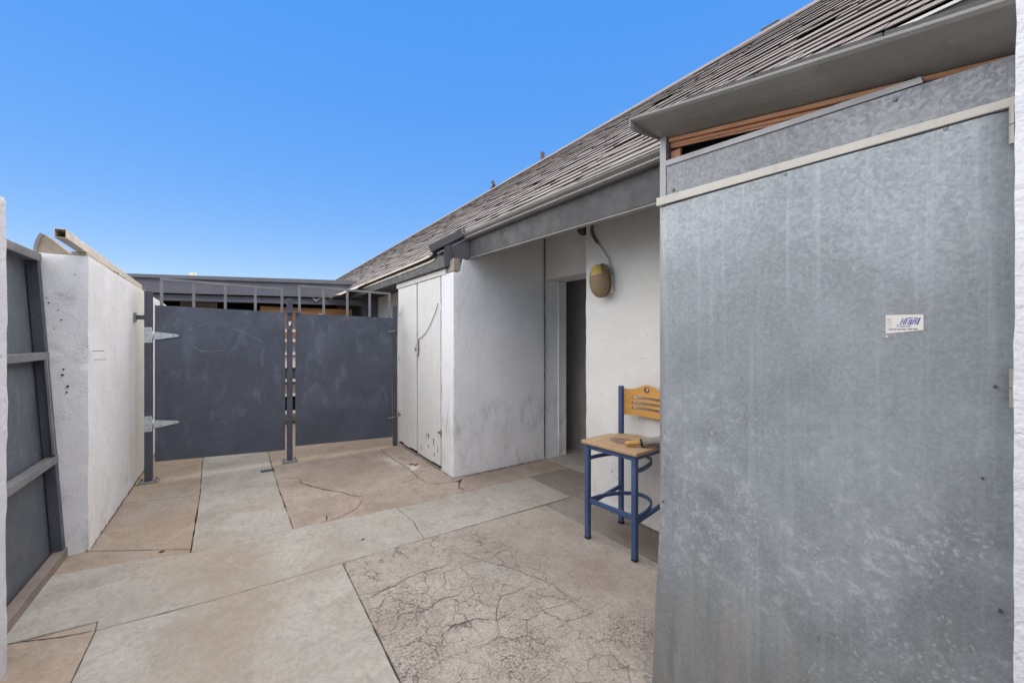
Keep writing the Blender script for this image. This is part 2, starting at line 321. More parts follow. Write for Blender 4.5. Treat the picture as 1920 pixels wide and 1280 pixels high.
M['wood_grey'] = m_wood('weathered_wood', (.36, .31, .25), (.27, .225, .18), 'Y')
M['blue'] = m_paint('blue_stool_paint', (.042, .076, .178), .48, .3, .08, (.10, .11, .14))
M['shingle'] = m_shingle('asphalt_shingle')
M['hood_shingle'] = m_concrete('dark_grey_shingle', (.125, .125, .132), (.15, .15, .157), .7, .3)
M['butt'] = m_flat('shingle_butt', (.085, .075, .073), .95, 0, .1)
M['deck'] = m_flat('roof_felt', (.045, .04, .04), .95, 0, .1)
M['back_wall'] = m_paint('slate_siding', (.135, .135, .156), .6, .12, .05, vert=False)
M['back_drip'] = m_paint('slate_drip', (.15, .15, .168), .5, .1, .04, vert=False)
M['lamp_body'] = m_paint('brown_lamp_body', (.235, .160, .095), .55, .2, .12, (.15, .10, .06))
M['lamp_lens'] = m_paint('yellow_lens', (.50, .36, .09), .35, .12, .05)
M['yellow_wood'] = m_wood('yellow_handle', (.58, .36, .10), (.48, .27, .07), 'Y')
M['canvas'] = m_concrete('dusty_grey_head', (.32, .31, .285), (.20, .19, .175), .6, .3)
M['rust_blade'] = m_paint('rusty_blade', (.22, .15, .11), .6, .2, .1, (.12, .08, .06))
M['tile'] = m_concrete('tan_weathered_sheet', (.38, .32, .25), (.30, .26, .22), .65, .1)
M['sticker'] = m_paint('sticker_paper', (.60, .585, .55), .5, .08, .02, (.45, .30, .17))
M['ink_blue'] = m_flat('blue_ink', (.04, .06, .36), .5)
M['ink_dark'] = m_flat('dark_ink', (.07, .07, .12), .5)
M['ink_red'] = m_flat('faded_red_ink', (.36, .22, .15), .6)
M['white'] = m_flat('white_paint', (.78, .78, .77), .5)
M['rubber'] = m_flat('black_rubber', (.02, .02, .02), .8)
M['leaf'] = m_flat('dry_leaf', (.12, .075, .04), .8)

# ------------------------------------------------------------------ geometry helpers
def wloc(o):
    v = Vector((0, 0, 0))
    while o is not None: v += o.location; o = o.parent
    return v

class G:
    def __init__(s): s.v = []; s.f = []; s.mi = []
    def add(s, v, f, mi=0):
        k = len(s.v); s.v += [Vector(x) for x in v]; s.f += [tuple(i + k for i in q) for q in f]; s.mi += [mi] * len(f); return s
    def hexa(s, c, mi=0):   # 4 bottom ccw, 4 top ccw
        return s.add(c, [(3, 2, 1, 0), (4, 5, 6, 7), (0, 1, 5, 4), (1, 2, 6, 5), (2, 3, 7, 6), (3, 0, 4, 7)], mi)
    def box(s, x0, x1, y0, y1, z0, z1, mi=0):
        return s.hexa([(x0, y0, z0), (x1, y0, z0), (x1, y1, z0), (x0, y1, z0), (x0, y0, z1), (x1, y0, z1), (x1, y1, z1), (x0, y1, z1)], mi)
    def bar(s, a, b, w, h, up=(0, 0, 1), mi=0):
        a = Vector(a); b = Vector(b); d = (b - a).normalized(); u = Vector(up)
        sd_ = d.cross(u).normalized(); u = sd_.cross(d).normalized(); sd_ *= w / 2; u *= h / 2
        return s.hexa([a - sd_ - u, a + sd_ - u, b + sd_ - u, b - sd_ - u, a - sd_ + u, a + sd_ + u, b + sd_ + u, b - sd_ + u], mi)
    def tube(s, path, r, n=10, mi=0, cap=True):
        P = [Vector(p) for p in path]; rs = r if isinstance(r, (list, tuple)) else [r] * len(P)
        k = len(s.v); ref = None
        for i, p in enumerate(P):
            d = (P[min(i + 1, len(P) - 1)] - P[max(i - 1, 0)]).normalized()
            if ref is None: ref = d.orthogonal().normalized()
            ref = (ref - d * ref.dot(d)).normalized(); q = d.cross(ref)
            for j in range(n):
                a = 2 * pi * j / n; s.v.append(p + (ref * cos(a) + q * sin(a)) * rs[i])
        for i in range(len(P) - 1):
            for j in range(n):
                s.f.append((k + i * n + j, k + i * n + (j + 1) % n, k + (i + 1) * n + (j + 1) % n, k + (i + 1) * n + j)); s.mi.append(mi)
        if cap:
            s.f.append(tuple(k + j for j in reversed(range(n)))); s.mi.append(mi)
            s.f.append(tuple(k + (len(P) - 1) * n + j for j in range(n))); s.mi.append(mi)
        return s
    def prism(s, poly, a0, a1, axis='Y', mi=0):
        def P(u, w, a): return {'Y': (u, a, w), 'X': (a, u, w), 'Z': (u, w, a)}[axis]
        n = len(poly); v = [P(u, w, a0) for u, w in poly] + [P(u, w, a1) for u, w in poly]
        f = [tuple(range(n)), tuple(reversed(range(n, 2 * n)))] + [(i, i + n, (i + 1) % n + n, (i + 1) % n) for i in range(n)]
        return s.add(v, f, mi)
    def ribbon(s, pts, w, z, mi=0):   # flat tapered strip on the ground
        n = len(pts); L = []; Rr = []
        for i, p in enumerate(pts):
            a = Vector((*pts[max(i - 1, 0)], 0)); b = Vector((*pts[min(i + 1, n - 1)], 0)); d = (b - a).normalized()
            q = Vector((-d.y, d.x, 0)); ww = w * (.25 + .75 * sin(pi * min(1, (i + .35) / n))) * random.uniform(.5, 1.3) / 2
            c = Vector((*p, z)); L.append(c + q * ww); Rr.append(c - q * ww)
        return s.add(L + Rr, [(i, i + n, i + n + 1, i + 1) for i in range(n - 1)], mi)

def obj(name, g, mats, parent=None, bevel=0.0, smooth=False, local=False, seg=2):
    me = bpy.data.meshes.new(name); off = Vector((0, 0, 0)) if local else wloc(parent)
    me.from_pydata([v - off for v in g.v], [], g.f)
    for m in (mats if isinstance(mats, list) else [mats]): me.materials.append(M[m])
    for p, k in zip(me.polygons, g.mi): p.material_index = k
    bm = bmesh.new(); bm.from_mesh(me); bmesh.ops.recalc_face_normals(bm, faces=bm.faces); bm.to_mesh(me); bm.free()
    if smooth:
        for p in me.polygons: p.use_smooth = True
    o = bpy.data.objects.new(name, me); COL.objects.link(o)
    if parent is not None: o.parent = parent
    if bevel:
        b = o.modifiers.new('bevel', 'BEVEL'); b.width = bevel; b.segments = seg; b.limit_method = 'ANGLE'; b.angle_limit = R(40)
    return o

def thing(name, loc, label, cat, group=None):
    o = bpy.data.objects.new(name, None); o.empty_display_size = .1; COL.objects.link(o); o.location = loc
    o['label'] = label; o['category'] = cat
    if group: o['group'] = group
    return o
def tag(o, label, cat, group=None):
    o['label'] = label; o['category'] = cat
    if group: o['group'] = group
    return o

def stucco(name, x0, x1, y0, y1, z0, z1, mat, parent, step=.04, r=.02, amp=.006, rough_edge=.012, remap=None, skip=(), chips=()):
    "a plastered block: gridded faces, hand-trowelled waviness and chipped, rounded arrises"
    lo = (x0, y0, z0); hi = (x1, y1, z1); ix = {}; V = []; F = []
    def vid(p):
        k = tuple(round(c * 1e4) for c in p)
        if k not in ix: ix[k] = len(V); V.append(p)
        return ix[k]
    n = [max(1, int((hi[a] - lo[a]) / step)) for a in range(3)]
    for ax in range(3):
        u, w = (ax + 1) % 3, (ax + 2) % 3
        for side in (0, 1):
            if (ax, side) in skip: continue
            for i in range(n[u]):
                for j in range(n[w]):
                    q = []
                    for di, dj in ((0, 0), (1, 0), (1, 1), (0, 1)):
                        p = [0, 0, 0]; p[ax] = hi[ax] if side else lo[ax]
                        p[u] = lo[u] + (hi[u] - lo[u]) * (i + di) / n[u]; p[w] = lo[w] + (hi[w] - lo[w]) * (j + dj) / n[w]
                        q.append(vid(tuple(p)))
                    F.append(tuple(q if side else reversed(q)))
    out = []
    for p in V:
        P = Vector(p); e = noise.noise(P * 6.0) * .5 + noise.noise(P * 17.0) * .5
        rr = max(.003, r + rough_edge * e * 2)
        q = Vector([min(max(P[k], lo[k] + rr), hi[k] - rr) for k in range(3)])
        d = P - q
        if sum(abs(c) > 1e-6 for c in d) > 1: P = q + d.normalized() * rr
        nv = Vector((noise.noise(P * 2.3), noise.noise(P * 2.3 + Vector((9, 3, 1))), 0)) * amp + \
             Vector((noise.noise(P * 9 + Vector((1, 7, 2))), noise.noise(P * 9 + Vector((5, 3, 8))), 0)) * amp * .45
        P = P + nv
        for (c, cr, dep) in chips:
            v_ = P - Vector(c); d_ = v_.length
            if d_ < cr:
                ce = Vector([(lo[k] + hi[k]) / 2 for k in range(3)]); ce.z = P.z
                P = P + (ce - P).normalized() * dep * (1 - d_ / cr) * (.6 + .8 * noise.noise(P * 40))
        if remap: P = remap(P)
        out.append(P)
    g = G(); g.v = out; g.f = F; g.mi = [0] * len(F)
    o = obj(name, g, mat, parent, smooth=True)
    es_ = o.modifiers.new('arris', 'EDGE_SPLIT'); es_.split_angle = R(33)
    return o

# ================================================================== THE GROUND AND ITS SLABS
ground = obj('ground', G().add([(-150, -150, -.05), (150, -150, -.05), (150, 150, -.05), (-150, 150, -.05)], [(0, 1, 2, 3)]), 'gravel')
ground['kind'] = 'structure'

def jag(a, b, amp=.004, n=None):
    a = Vector(a); b = Vector(b); L = (b - a).length; n = n or max(2, int(L / .07)); out = []
    q = Vector((-(b - a).y, (b - a).x)).normalized()
    for i in range(n):
        t = i / n; p = a + (b - a) * t; w = sin(pi * t)
        out.append(p + q * amp * w * (noise.noise(Vector((p.x * 9, p.y * 9, 3))) + .8 * noise.noise(Vector((p.x * 31, p.y * 31, 5)))))
    return out
def slab(pts, mat, top=0.0, gap=.005, amp=.007):
    P = []
    for i in range(len(pts)): P += jag(pts[i], pts[(i + 1) % len(pts)], amp)
    n = len(P); ar = sum(P[i].x * P[(i + 1) % n].y - P[(i + 1) % n].x * P[i].y for i in range(n))
    if ar < 0: P.reverse()
    def inset(d):
        o = []
        for i in range(n):
            a = P[i - 1]; b = P[i]; c = P[(i + 1) % n]
            n1 = Vector((-(b - a).y, (b - a).x)).normalized(); n2 = Vector((-(c - b).y, (c - b).x)).normalized()
            m = (n1 + n2); m = m.normalized() if m.length > .2 else n1
            k = d / max(.4, m.dot(n1)); o.append(b + m * k)
        return o
    g = G(); rings = [(inset(gap / 2), -.045), (inset(gap / 2), top - .004), (inset(gap / 2 + .0035), top)]
    for ring, z in rings: g.v += [Vector((p.x, p.y, z)) for p in ring]
    for k in (0, 1):
        for i in range(n): g.f.append((k * n + i, k * n + (i + 1) % n, (k + 1) * n + (i + 1) % n, (k + 1) * n + i)); g.mi.append(0)
    g.f.append(tuple(2 * n + i for i in range(n))); g.mi.append(0)
    return obj('slab', g, mat, ground)

WC = [(1.199, 3.60), (1.212, 3.412), (1.225, 3.246), (1.20, 3.088), (1.189, 2.925)]
slab([(-.59, -1.6), (.605, -1.6), (.605, 2.92), (-.09, 2.92), (-.59, 2.955)], 'conc_light')
sl_l = slab([(-1.05, -1.6), (-.59, -1.6), (-.59, 2.955), (-.60, 3.045), (-1.05, 3.075)], 'conc_tan', -.003)
slab([(-1.05, 3.075), (-.60, 3.045), (-.59, 2.955), (-.09, 2.92), (.605, 2.92), (1.189, 2.925)] + WC[3:0:-1] + [(1.199, 3.60), (.39, 3.66), (-.25, 3.66), (-.56, 3.745), (-1.05, 3.80)], 'conc_light', .001)
slab(WC + [(2.66, 2.932), (2.66, 3.605)], 'conc_light', -.002)
slab([(-1.05, 3.80), (-.56, 3.745), (-.25, 3.66), (-.253, 3.725), (-.84, 4.09), (-1.05, 4.10)], 'conc_tan', -.004, .007)
slab([(-.25, 3.66), (.39, 3.66), (.373, 4.92), (-.268, 4.965)], 'conc_light')
slab([(-.268, 4.965), (.373, 4.92), (.376, 6.3), (-.315, 6.3)], 'conc_light', .001)
slab([(-.315, 6.3), (.376, 6.3), (.38, 9.4), (-.33, 9.4)], 'conc_light', -.001)
slab([(-.253, 3.725), (-.268, 4.965), (-.84, 5.09), (-.90, 5.09), (-.90, 4.12), (-.84, 4.09)], 'conc_tan', -.002)
slab([(-.268, 4.965), (-.315, 6.3), (-.90, 6.3), (-.90, 5.09), (-.84, 5.09)], 'conc_tan', .0)
slab([(-.315, 6.3), (-.33, 9.4), (-.90, 9.4), (-.90, 6.3)], 'conc_tan', .0)
brown = slab([(.39, 3.66), (1.199, 3.60), (1.894, 3.60), (1.894, 3.67), (1.951, 3.852), (1.955, 3.92), (1.679, 3.979), (1.664, 4.266), (1.677, 4.612), (1.64, 5.511), (1.68, 5.70), (.376, 5.70), (.373, 4.92)], 'conc_brown', -.003)
slab([(1.679, 3.979), (1.955, 3.92), (2.1, 3.99), (2.1, 5.9), (1.68, 5.70), (1.64, 5.511), (1.677, 4.612), (1.664, 4.266)], 'conc_brown', .002, .006)
slab([(.376, 5.70), (1.68, 5.70), (2.1, 5.9), (2.7, 5.9), (2.7, 9.4), (.38, 9.4)], 'conc_tan', -.004)
slab([(1.894, 3.60), (2.66, 3.605), (3.25, 3.60), (3.25, 4.05), (2.1, 4.05), (1.951, 3.852), (1.894, 3.67)], 'conc_brown', -.002)
slab([(2.66, 2.932), (2.705, 2.80), (3.25, 2.80), (3.25, 3.60), (2.66, 3.605)], 'conc_grey', -.003)
slab([(3.25, 2.7), (4.3, 2.7), (4.3, 4.2), (3.25, 4.2)], 'conc_light', -.004)
crk = slab([(.605, -1.6), (2.40, -1.6), (2.335, 2.915), (1.189, 2.925), (.605, 2.92)], 'conc_crackle', -.002)
slab([(2.40, -1.6), (2.80, -1.6), (2.80, 2.80), (2.705, 2.80), (2.66, 2.932), (2.335, 2.915)], 'conc_grey', -.004)

def crack(pts, w, sl, z):
    P = []
    for i in range(len(pts) - 1): P += jag(pts[i], pts[i + 1], .012, max(2, int((Vector(pts[i + 1]) - Vector(pts[i])).length / .025)))
    P.append(Vector(pts[-1]))
    return obj('crack', G().ribbon([(p.x, p.y) for p in P], w, z), 'crack', sl)
crack([(.44, 5.06), (.588, 4.974), (.584, 4.777), (.714, 4.504), (.897, 4.242), (.977, 4.073), (1.072, 4.057)], .011, brown, -.0005)
crack([(1.019, 4.03), (.909, 3.79), (.742, 3.69), (.616, 3.66)], .005, brown, -.0005)
crack([(.66, 3.78), (.64, 3.68)], .008, brown, -.0005)
crack([(1.664, 4.266), (1.56, 4.22), (1.45, 4.18)], .010, brown, -.0005)
crack([(1.95, 3.85), (1.89, 3.76), (1.90, 3.67)], .012, brown, -.0005)
for L, w in (([(.612, 2.494), (.725, 2.469), (.816, 2.471), (.909, 2.51), (1.065, 2.51), (1.166, 2.502), (1.24, 2.55)], .009),
             ([(1.24, 2.90), (1.323, 2.662), (1.338, 2.53), (1.418, 2.379), (1.5, 2.246), (1.557, 2.091), (1.617, 1.955), (1.6, 1.746), (1.622, 1.571)], .006),
             ([(.616, 2.335), (.683, 2.323), (.736, 2.401)], .006), ([(.823, 2.206), (.918, 2.163), (.998, 2.2), (1.093, 2.171), (1.152, 2.205)], .006),
             ([(1.116, 1.788), (1.212, 1.942), (1.292, 2.024), (1.542, 2.006)], .006), ([(.8, 1.966), (.874, 1.925), (.961, 1.959), (1.086, 1.933), (1.162, 1.862), (1.30, 1.88)], .007),
             ([(.979, 1.742), (1.118, 1.751), (1.173, 1.644)], .005), ([(.947, 2.697), (.99, 2.733), (.985, 2.803), (.878, 2.841)], .004), ([(1.12, 2.15), (1.2, 1.95)], .004)):
    crack(L, w * .5, crk, .0006)
crack([(-.92, 3.07), (-.72, 2.99), (-.60, 2.965)], .006, sl_l, -.0005)

# dirt grains, and a dark ribbon painting the shadow gap at the wall foot
def dirt_shade_line(a, b, w, nm):
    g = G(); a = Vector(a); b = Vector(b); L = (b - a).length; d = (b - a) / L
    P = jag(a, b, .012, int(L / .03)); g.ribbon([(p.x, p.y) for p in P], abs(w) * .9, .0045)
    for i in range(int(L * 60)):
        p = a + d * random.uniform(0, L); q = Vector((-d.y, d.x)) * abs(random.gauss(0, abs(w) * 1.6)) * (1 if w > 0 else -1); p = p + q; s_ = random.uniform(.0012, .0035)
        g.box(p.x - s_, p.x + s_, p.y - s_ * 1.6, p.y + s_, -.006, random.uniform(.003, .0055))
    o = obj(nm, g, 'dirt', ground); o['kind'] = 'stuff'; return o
dirt_shade_line((-.842, 9.0), (-.842, 4.1), -.014, 'dirt')
dirt_shade_line((3.2, 4.02), (1.95, 4.02), .012, 'dirt')
dirt_shade_line((1.957, 4.03), (1.957, 5.8), .010, 'dirt')
dirt_shade_line((2.742, .3), (2.742, 2.8), .010, 'dirt')

# ================================================================== LEFT WALL (two lengths with the gate opening between)
lw = thing('masonry_wall', (-1.08, 4.1, 0), 'long grey-white plastered wall with chipped end face, running back to the slate gates', 'wall')
stucco('wall_body', -1.32, -.852, 4.10, 8.2, -.04, 2.085, 'stucco_left', lw, .022, .006, .004, .006, chips=[((-.852, 4.10, 1.42), .075, .03), ((-.852, 4.10, 1.33), .05, .02), ((-.852, 4.10, 1.14), .05, .018), ((-.97, 4.10, 1.77), .05, .008), ((-1.04, 4.10, 1.42), .05, .02), ((-1.02, 4.10, .38), .09, .012), ((-.86, 4.1, .6), .05, .012), ((-.86, 4.1, .02), .08, .02)], remap=lambda P: Vector((P.x, P.y, P.z - (P.y - 4.1) * .017 * (P.z / 2.1))))
def disc(g, c, r, nrm, t=.003, n=9):
    c = Vector(c); nrm = Vector(nrm); g.tube([c - nrm * .01, c + nrm * t], r, n)
for (x, z, r) in ((-1.055, 1.78, .007), (-1.045, 1.745, .009), (-1.0, 1.70, .006), (-.985, 1.63, .008), (-1.02, 1.57, .006), (-.975, 1.29, .010), (-.98, 1.25, .013), (-.955, 1.17, .013), (-.96, 1.13, .010), (-.92, 1.95, .006)):
    g = G(); disc(g, (x, 4.097, z), r * .5, (0, -1, 0)); obj('hole', g, 'dark', lw)  # proud black discs paint the dark inside of the holes
for (y, z) in ((4.20, 1.41), (4.26, 1.345)):
    obj('nail', G().tube([(-.86, y, z), (-.79, y - .01, z + .002)], .0022, 6), 'rust', lw)
nw = thing('masonry_wall', (-1.08, 2.4, 0), 'rough white plastered wall end at the very left edge of the picture', 'wall')
stucco('wall_body', -1.32, -.852, -1.6, 2.85, -.04, 2.14, 'stucco_near', nw, .025, .02, .005, .012)

rw = thing('masonry_wall', (1.6, -.6, 0), 'rough bluish-white plastered wall end at the right edge, beside the metal door', 'wall')
stucco('wall_body', 1.335, 2.9, -1.6, .1235, -.04, 3.2, 'stucco_near', rw, .03, .006, .004, .006, remap=lambda P: P + Vector((0, .012 * max(0, 1 - P.z / .9) if P.y > 0 else 0, 0)))

# things lying on top of the left wall
tb = thing('rectangular_tube', (-.9, 3.72, 2.12), 'long hollow cream rectangular tube lying along the top of the left wall', 'metal tube')
g = G(); A = Vector((-.895, 3.70, 2.158)); B = Vector((-.895, 6.28, 2.085))
w2, h2, t2 = .027, .028, .004
def tube_rect(g, A, B, w, h, t):
    o = [(-w, -h), (w, -h), (w, h), (-w, h)]; i_ = [(-w + t, -h + t), (w - t, -h + t), (w - t, h - t), (-w + t, h - t)]
    vs = [A + Vector((x, 0, z)) for x, z in o] + [A + Vector((x, 0, z)) for x, z in i_] + [B + Vector((x, 0, z)) for x, z in o] + [B + Vector((x, 0, z)) for x, z in i_]
    f = []
    for k in range(4):
        n_ = (k + 1) % 4
        f += [(k, n_, n_ + 8, k + 8), (k + 4, k + 12, n_ + 12, n_ + 4), (k, k + 4, n_ + 4, n_), (k + 8, n_ + 8, n_ + 12, k + 12)]
    g.add(vs, f)
tube_rect(g, A, B, w2, h2, t2); obj('tube_wall', g, 'cream', tb, .002)
obj('support_block', G().box(-.945, -.868, 4.13, 4.17, 2.085, 2.118), 'wood_grey', tb, .003)
pp = [(-1.122, 2.070), (-1.121, 2.105), (-1.117, 2.140), (-1.108, 2.175), (-1.098, 2.203), (-1.088, 2.224), (-1.060, 2.205), (-1.03, 2.178), (-.99, 2.135), (-.955, 2.098), (-.945, 2.070)]
tl = thing('curved_plate', (-1.05, 4.2, 2.07), 'tan curved-edge plate standing on the near end of the left wall', 'plate')
obj('plate_face', G().prism(pp, 4.135, 4.30), 'tile', tl, .003)
rim = [(x - .006, z + .002) for x, z in pp[:6]] + [(x + .012, z - .010) for x, z in reversed(pp[:6])]
obj('rim', G().prism(rim, 4.128, 4.31), 'hood', tl, .002)
for k in range(11):
    y = 5.05 + k * .17 + random.uniform(-.05, .05); s_ = random.uniform(.02, .045); z0 = 2.085 - (y - 4.1) * .017 + .004
    g = G().bar((-.875 + random.uniform(-.03, .0), y - s_ * 2, z0 + .012), (-.87 + random.uniform(-.05, 0), y + s_ * 2, z0 + .014 + random.uniform(0, .012)), .03, .02)
    tag(obj('mortar_crumb', g, 'tile', None, .006), 'small broken cream crumb on the top edge of the left wall', 'rubble', 'crumbs along the top of the left wall')

# ================================================================== OPEN GATE LEAF LEANING IN THE WALL OPENING
og = thing('steel_gate_leaf', (-.98, 3.5, 0), 'slate steel gate leaf leaning in the left wall opening, frame side showing', 'gate')
def lean(y, z, d=0.0): return (-.985 - .06 * z - d, y, z)
Y0, Y1 = 2.87, 4.085
def leanbar(nm, ya, za, yb, zb, w, mat, d=0.0):
    obj(nm, G().bar(lean(ya, za, d), lean(yb, zb, d), w, w, (1, 0, 0) if abs(za - zb) > .5 else (0, 0, 1)), mat, og, .003)
zt = 2.045
obj('sheet', G().hexa([lean(Y0, .03, .034), lean(Y1, .03, .034), lean(Y1, .03, .037), lean(Y0, .03, .037), lean(Y0, zt, .034), lean(Y1, zt, .034), lean(Y1, zt, .037), lean(Y0, zt, .037)]), 'gate_c', og)
leanbar('stile', Y1 - .03, .05, Y1 - .03, zt, .055, 'steel'); leanbar('stile', Y0 + .03, .05, Y0 + .03, zt, .055, 'steel')
for z, m_, w in ((zt, 'steel_pale', .055), (1.385, 'steel_pale', .05), (.68, 'steel_pale', .05), (.03, 'dusty', .06)):
    leanbar('rail', Y0, z, Y1 - .0, z, w, m_, -.006)
leanbar('drop_rod', Y1 - .075, .72, Y1 - .075, 1.36, .016, 'steel_pale', -.03)

# ================================================================== DOUBLE GATE ACROSS THE ALLEY
def post(x0, x1, z1, label, y0=5.68, y1=5.735, plate=True, arm=False):
    p = thing('gate_post', ((x0 + x1) / 2, 5.7, 0), label, 'post')
    obj('tube', G().box(x0, x1, y0, y1, .012, z1), 'steel', p, .004)
    if plate:
        c = (x0 + x1) / 2; obj('base_plate', G().box(c - .085, c + .085, 5.63, 5.77, .002, .014), 'steel_pale', p, .002)
        for dx in (-.06, .06):
            for dy in (-.05, .05): obj('bolt', G().tube([(c + dx, 5.70 + dy, .012), (c + dx, 5.70 + dy, .030)], .009, 6), 'rust', p)
    return p
pL = post(-.770, -.705, 2.0, 'square slate gate post by the left wall, braced to it')
obj('brace', G().box(-.835, -.765, 5.69, 5.725, 1.70, 1.745), 'steel', pL, .003)
obj('wall_plate', G().box(-.852, -.835, 5.67, 5.745, 1.675, 1.77), 'steel_pale', pL, .002)
pM = post(.540, .600, 1.99, 'slender slate gate post standing between the two gate leaves')
pR = post(1.850, 1.905, 1.97, 'slate gate post against the white closet doors', plate=False)

def leaf(nm, xa, xb, zb0, zb1, zt0, zt1, ups, r0, r1, mat, label):
    t = thing('sheet_steel_gate', ((xa + xb) / 2, 5.7, 0), label, 'gate')
    ya, yb = 5.693, 5.697
    # gently buckled sheet
    g = G(); nx, nz = 28, 36
    for s_, yy in ((0, ya), (1, yb)):
        for i in range(nx + 1):
            for j in range(nz + 1):
                u, w = i / nx, j / nz; x = xa + (xb - xa) * u; z = (zb0 + (zb1 - zb0) * u) * (1 - w) + (zt0 + (zt1 - zt0) * u) * w
                g.v.append(Vector((x, yy + .006 * noise.noise(Vector((x * 2.1, z * 1.7, 4 + xa))), z)))
    N = (nx + 1) * (nz + 1)
    for i in range(nx):
        for j in range(nz):
            a = i * (nz + 1) + j; q = (a, a + nz + 1, a + nz + 2, a + 1); g.f += [q, tuple(N + k for k in reversed(q))]
    for i in range(nx):
        for j in (0, nz): a = i * (nz + 1) + j; g.f.append((a, a + nz + 1, a + nz + 1 + N, a + N))
    for j in range(nz):
        for i in (0, nx): a = i * (nz + 1) + j; g.f.append((a, a + 1, a + 1 + N, a + N))
    g.mi = [0] * len(g.f); obj('sheet', g, mat, t, smooth=False)
    # tube frame behind the sheet, rising above it
    fy = 5.722; q = .026
    for k, x in enumerate(ups):
        zr = r0 + (r1 - r0) * (x - ups[0]) / (ups[-1] - ups[0]); zz = zt0 + (zt1 - zt0) * (x - xa) / (xb - xa)
        obj('baluster', G().bar((x, fy, zz - .10), (x, fy, zr - q / 2), q, q, (0, 1, 0)), 'steel_pale', t, .002)
    obj('top_rail', G().bar((ups[0] - q / 2, fy, r0), (ups[-1] + q / 2, fy, r1), q, q), 'steel_pale', t, .002)
    for z0_, z1_ in ((zb0 + .05, zb1 + .05), (zt0 - .05, zt1 - .05)):
        obj('back_rail', G().bar((xa + .02, fy + .03, z0_), (xb - .02, fy + .03, z1_), q, q), 'steel', t, .002)
    for x in (xa + .03, xb - .03): obj('back_stile', G().bar((x, fy + .002, .27), (x, fy + .002, zt1 - .12), q, q, (0, 1, 0)), 'steel_pale', t, .002)
    return t
gl = leaf('l', -.687, .520, .207, .148, 1.854, 1.822, (-.635, -.364, -.078, .213, .488), 2.134, 2.100, 'gate_a', 'wider slate sheet-steel gate leaf with scratches, hung on zinc strap hinges')
gr = leaf('r', .630, 1.836, .178, .130, 1.816, 1.788, (.679, .957, 1.245, 1.534, 1.806), 2.155, 2.128, 'gate_b', 'slate sheet-steel gate leaf next to the white closet doors')
def scratch(par, pts, w, y=5.6855, m_='steel_scratch'):
    g = G(); n_ = 14; P = []
    for k in range(n_ + 1):
        u = k / n_ * (len(pts) - 1); i = min(int(u), len(pts) - 2); f = u - i
        P.append((pts[i][0] * (1 - f) + pts[i + 1][0] * f, pts[i][1] * (1 - f) + pts[i + 1][1] * f))
    for a, b in zip(P[:-1], P[1:]): g.bar((a[0], y, a[1]), (b[0], y, b[1]), .001, w * random.uniform(.4, 1.3), (0, 0, 1))
    obj('scratch', g, m_, par)
scratch(gl, [(-.37, 1.42), (-.30, 1.365), (-.2, 1.355), (-.08, 1.375)], .005); scratch(gl, [(-.35, 1.41), (-.29, 1.35), (-.22, 1.335)], .003)
scratch(gl, [(-.33, 1.63), (-.28, 1.655), (-.22, 1.69)], .004); scratch(gl, [(0.0, 1.62), (.12, 1.56), (.28, 1.47)], .004)
scratch(gr, [(.95, 1.55), (.965, 1.555)], .012); scratch(gr, [(1.0, 1.56), (1.008, 1.565)], .012)
for z in (1.535, .607):
    h = obj('strap_hinge', G().prism([(-.695, z - .040), (-.66, z - .042), (-.50, z - .014), (-.485, z), (-.50, z + .012), (-.66, z + .036), (-.695, z + .036)], 5.680, 5.684), 'zinc', gl, .001)
    obj('hinge_plate', G().box(-.768, -.706, 5.6735, 5.6785, z - .075, z + .085), 'zinc', h, .001)
    obj('pin', G().tube([(-.700, 5.676, z - .045), (-.700, 5.676, z + .045)], .008, 8), 'zinc', h, smooth=True)
    for (x, dz) in ((-.73, -.05), (-.745, 0), (-.73, .055), (-.64, .02), (-.64, -.02), (-.53, 0)):
        obj('screw', G().tube([(x, 5.682, z + dz), (x, 5.669 if x < -.7 else 5.676, z + dz)], .006, 8), 'rust', h)
for z in (1.60, .40):
    obj('hinge_pin', G().tube([(1.78, 5.69, z - .004), (1.865, 5.672, z + .008)], .010, 8), 'steel_pale', gr)
obj('latch_plate', G().box(.505, .675, 5.655, 5.678, 1.812, 1.830), 'steel', gl, .002)
obj('lock', G().box(.556, .578, 5.668, 5.679, 1.66, 1.71), 'white', pM, .003)
for (x, z, w) in ((.585, 1.70, .012), (.59, 1.60, .010), (.552, 1.64, .008)):
    obj('paint_chip', G().box(x - w, x + w, 5.676, 5.6793, z - .02, z + .02), 'rust', pM)

# ================================================================== HOUSE
house = thing('house', (3.2, 4.0, 0), 'long white stucco building with grey shingled roof on the right', 'building')
# --- wall with the lamp
stucco('wall', 2.75, 3.22, -1.0, 2.823, -.04, 2.82, 'stucco_wall', house, .04, .012, .004, .010)
obj('wall_foot', G().prism([(2.735, 0), (2.76, 0), (2.76, .075), (2.748, .075)], -.9, 2.80), 'stucco_wall', house, .006)
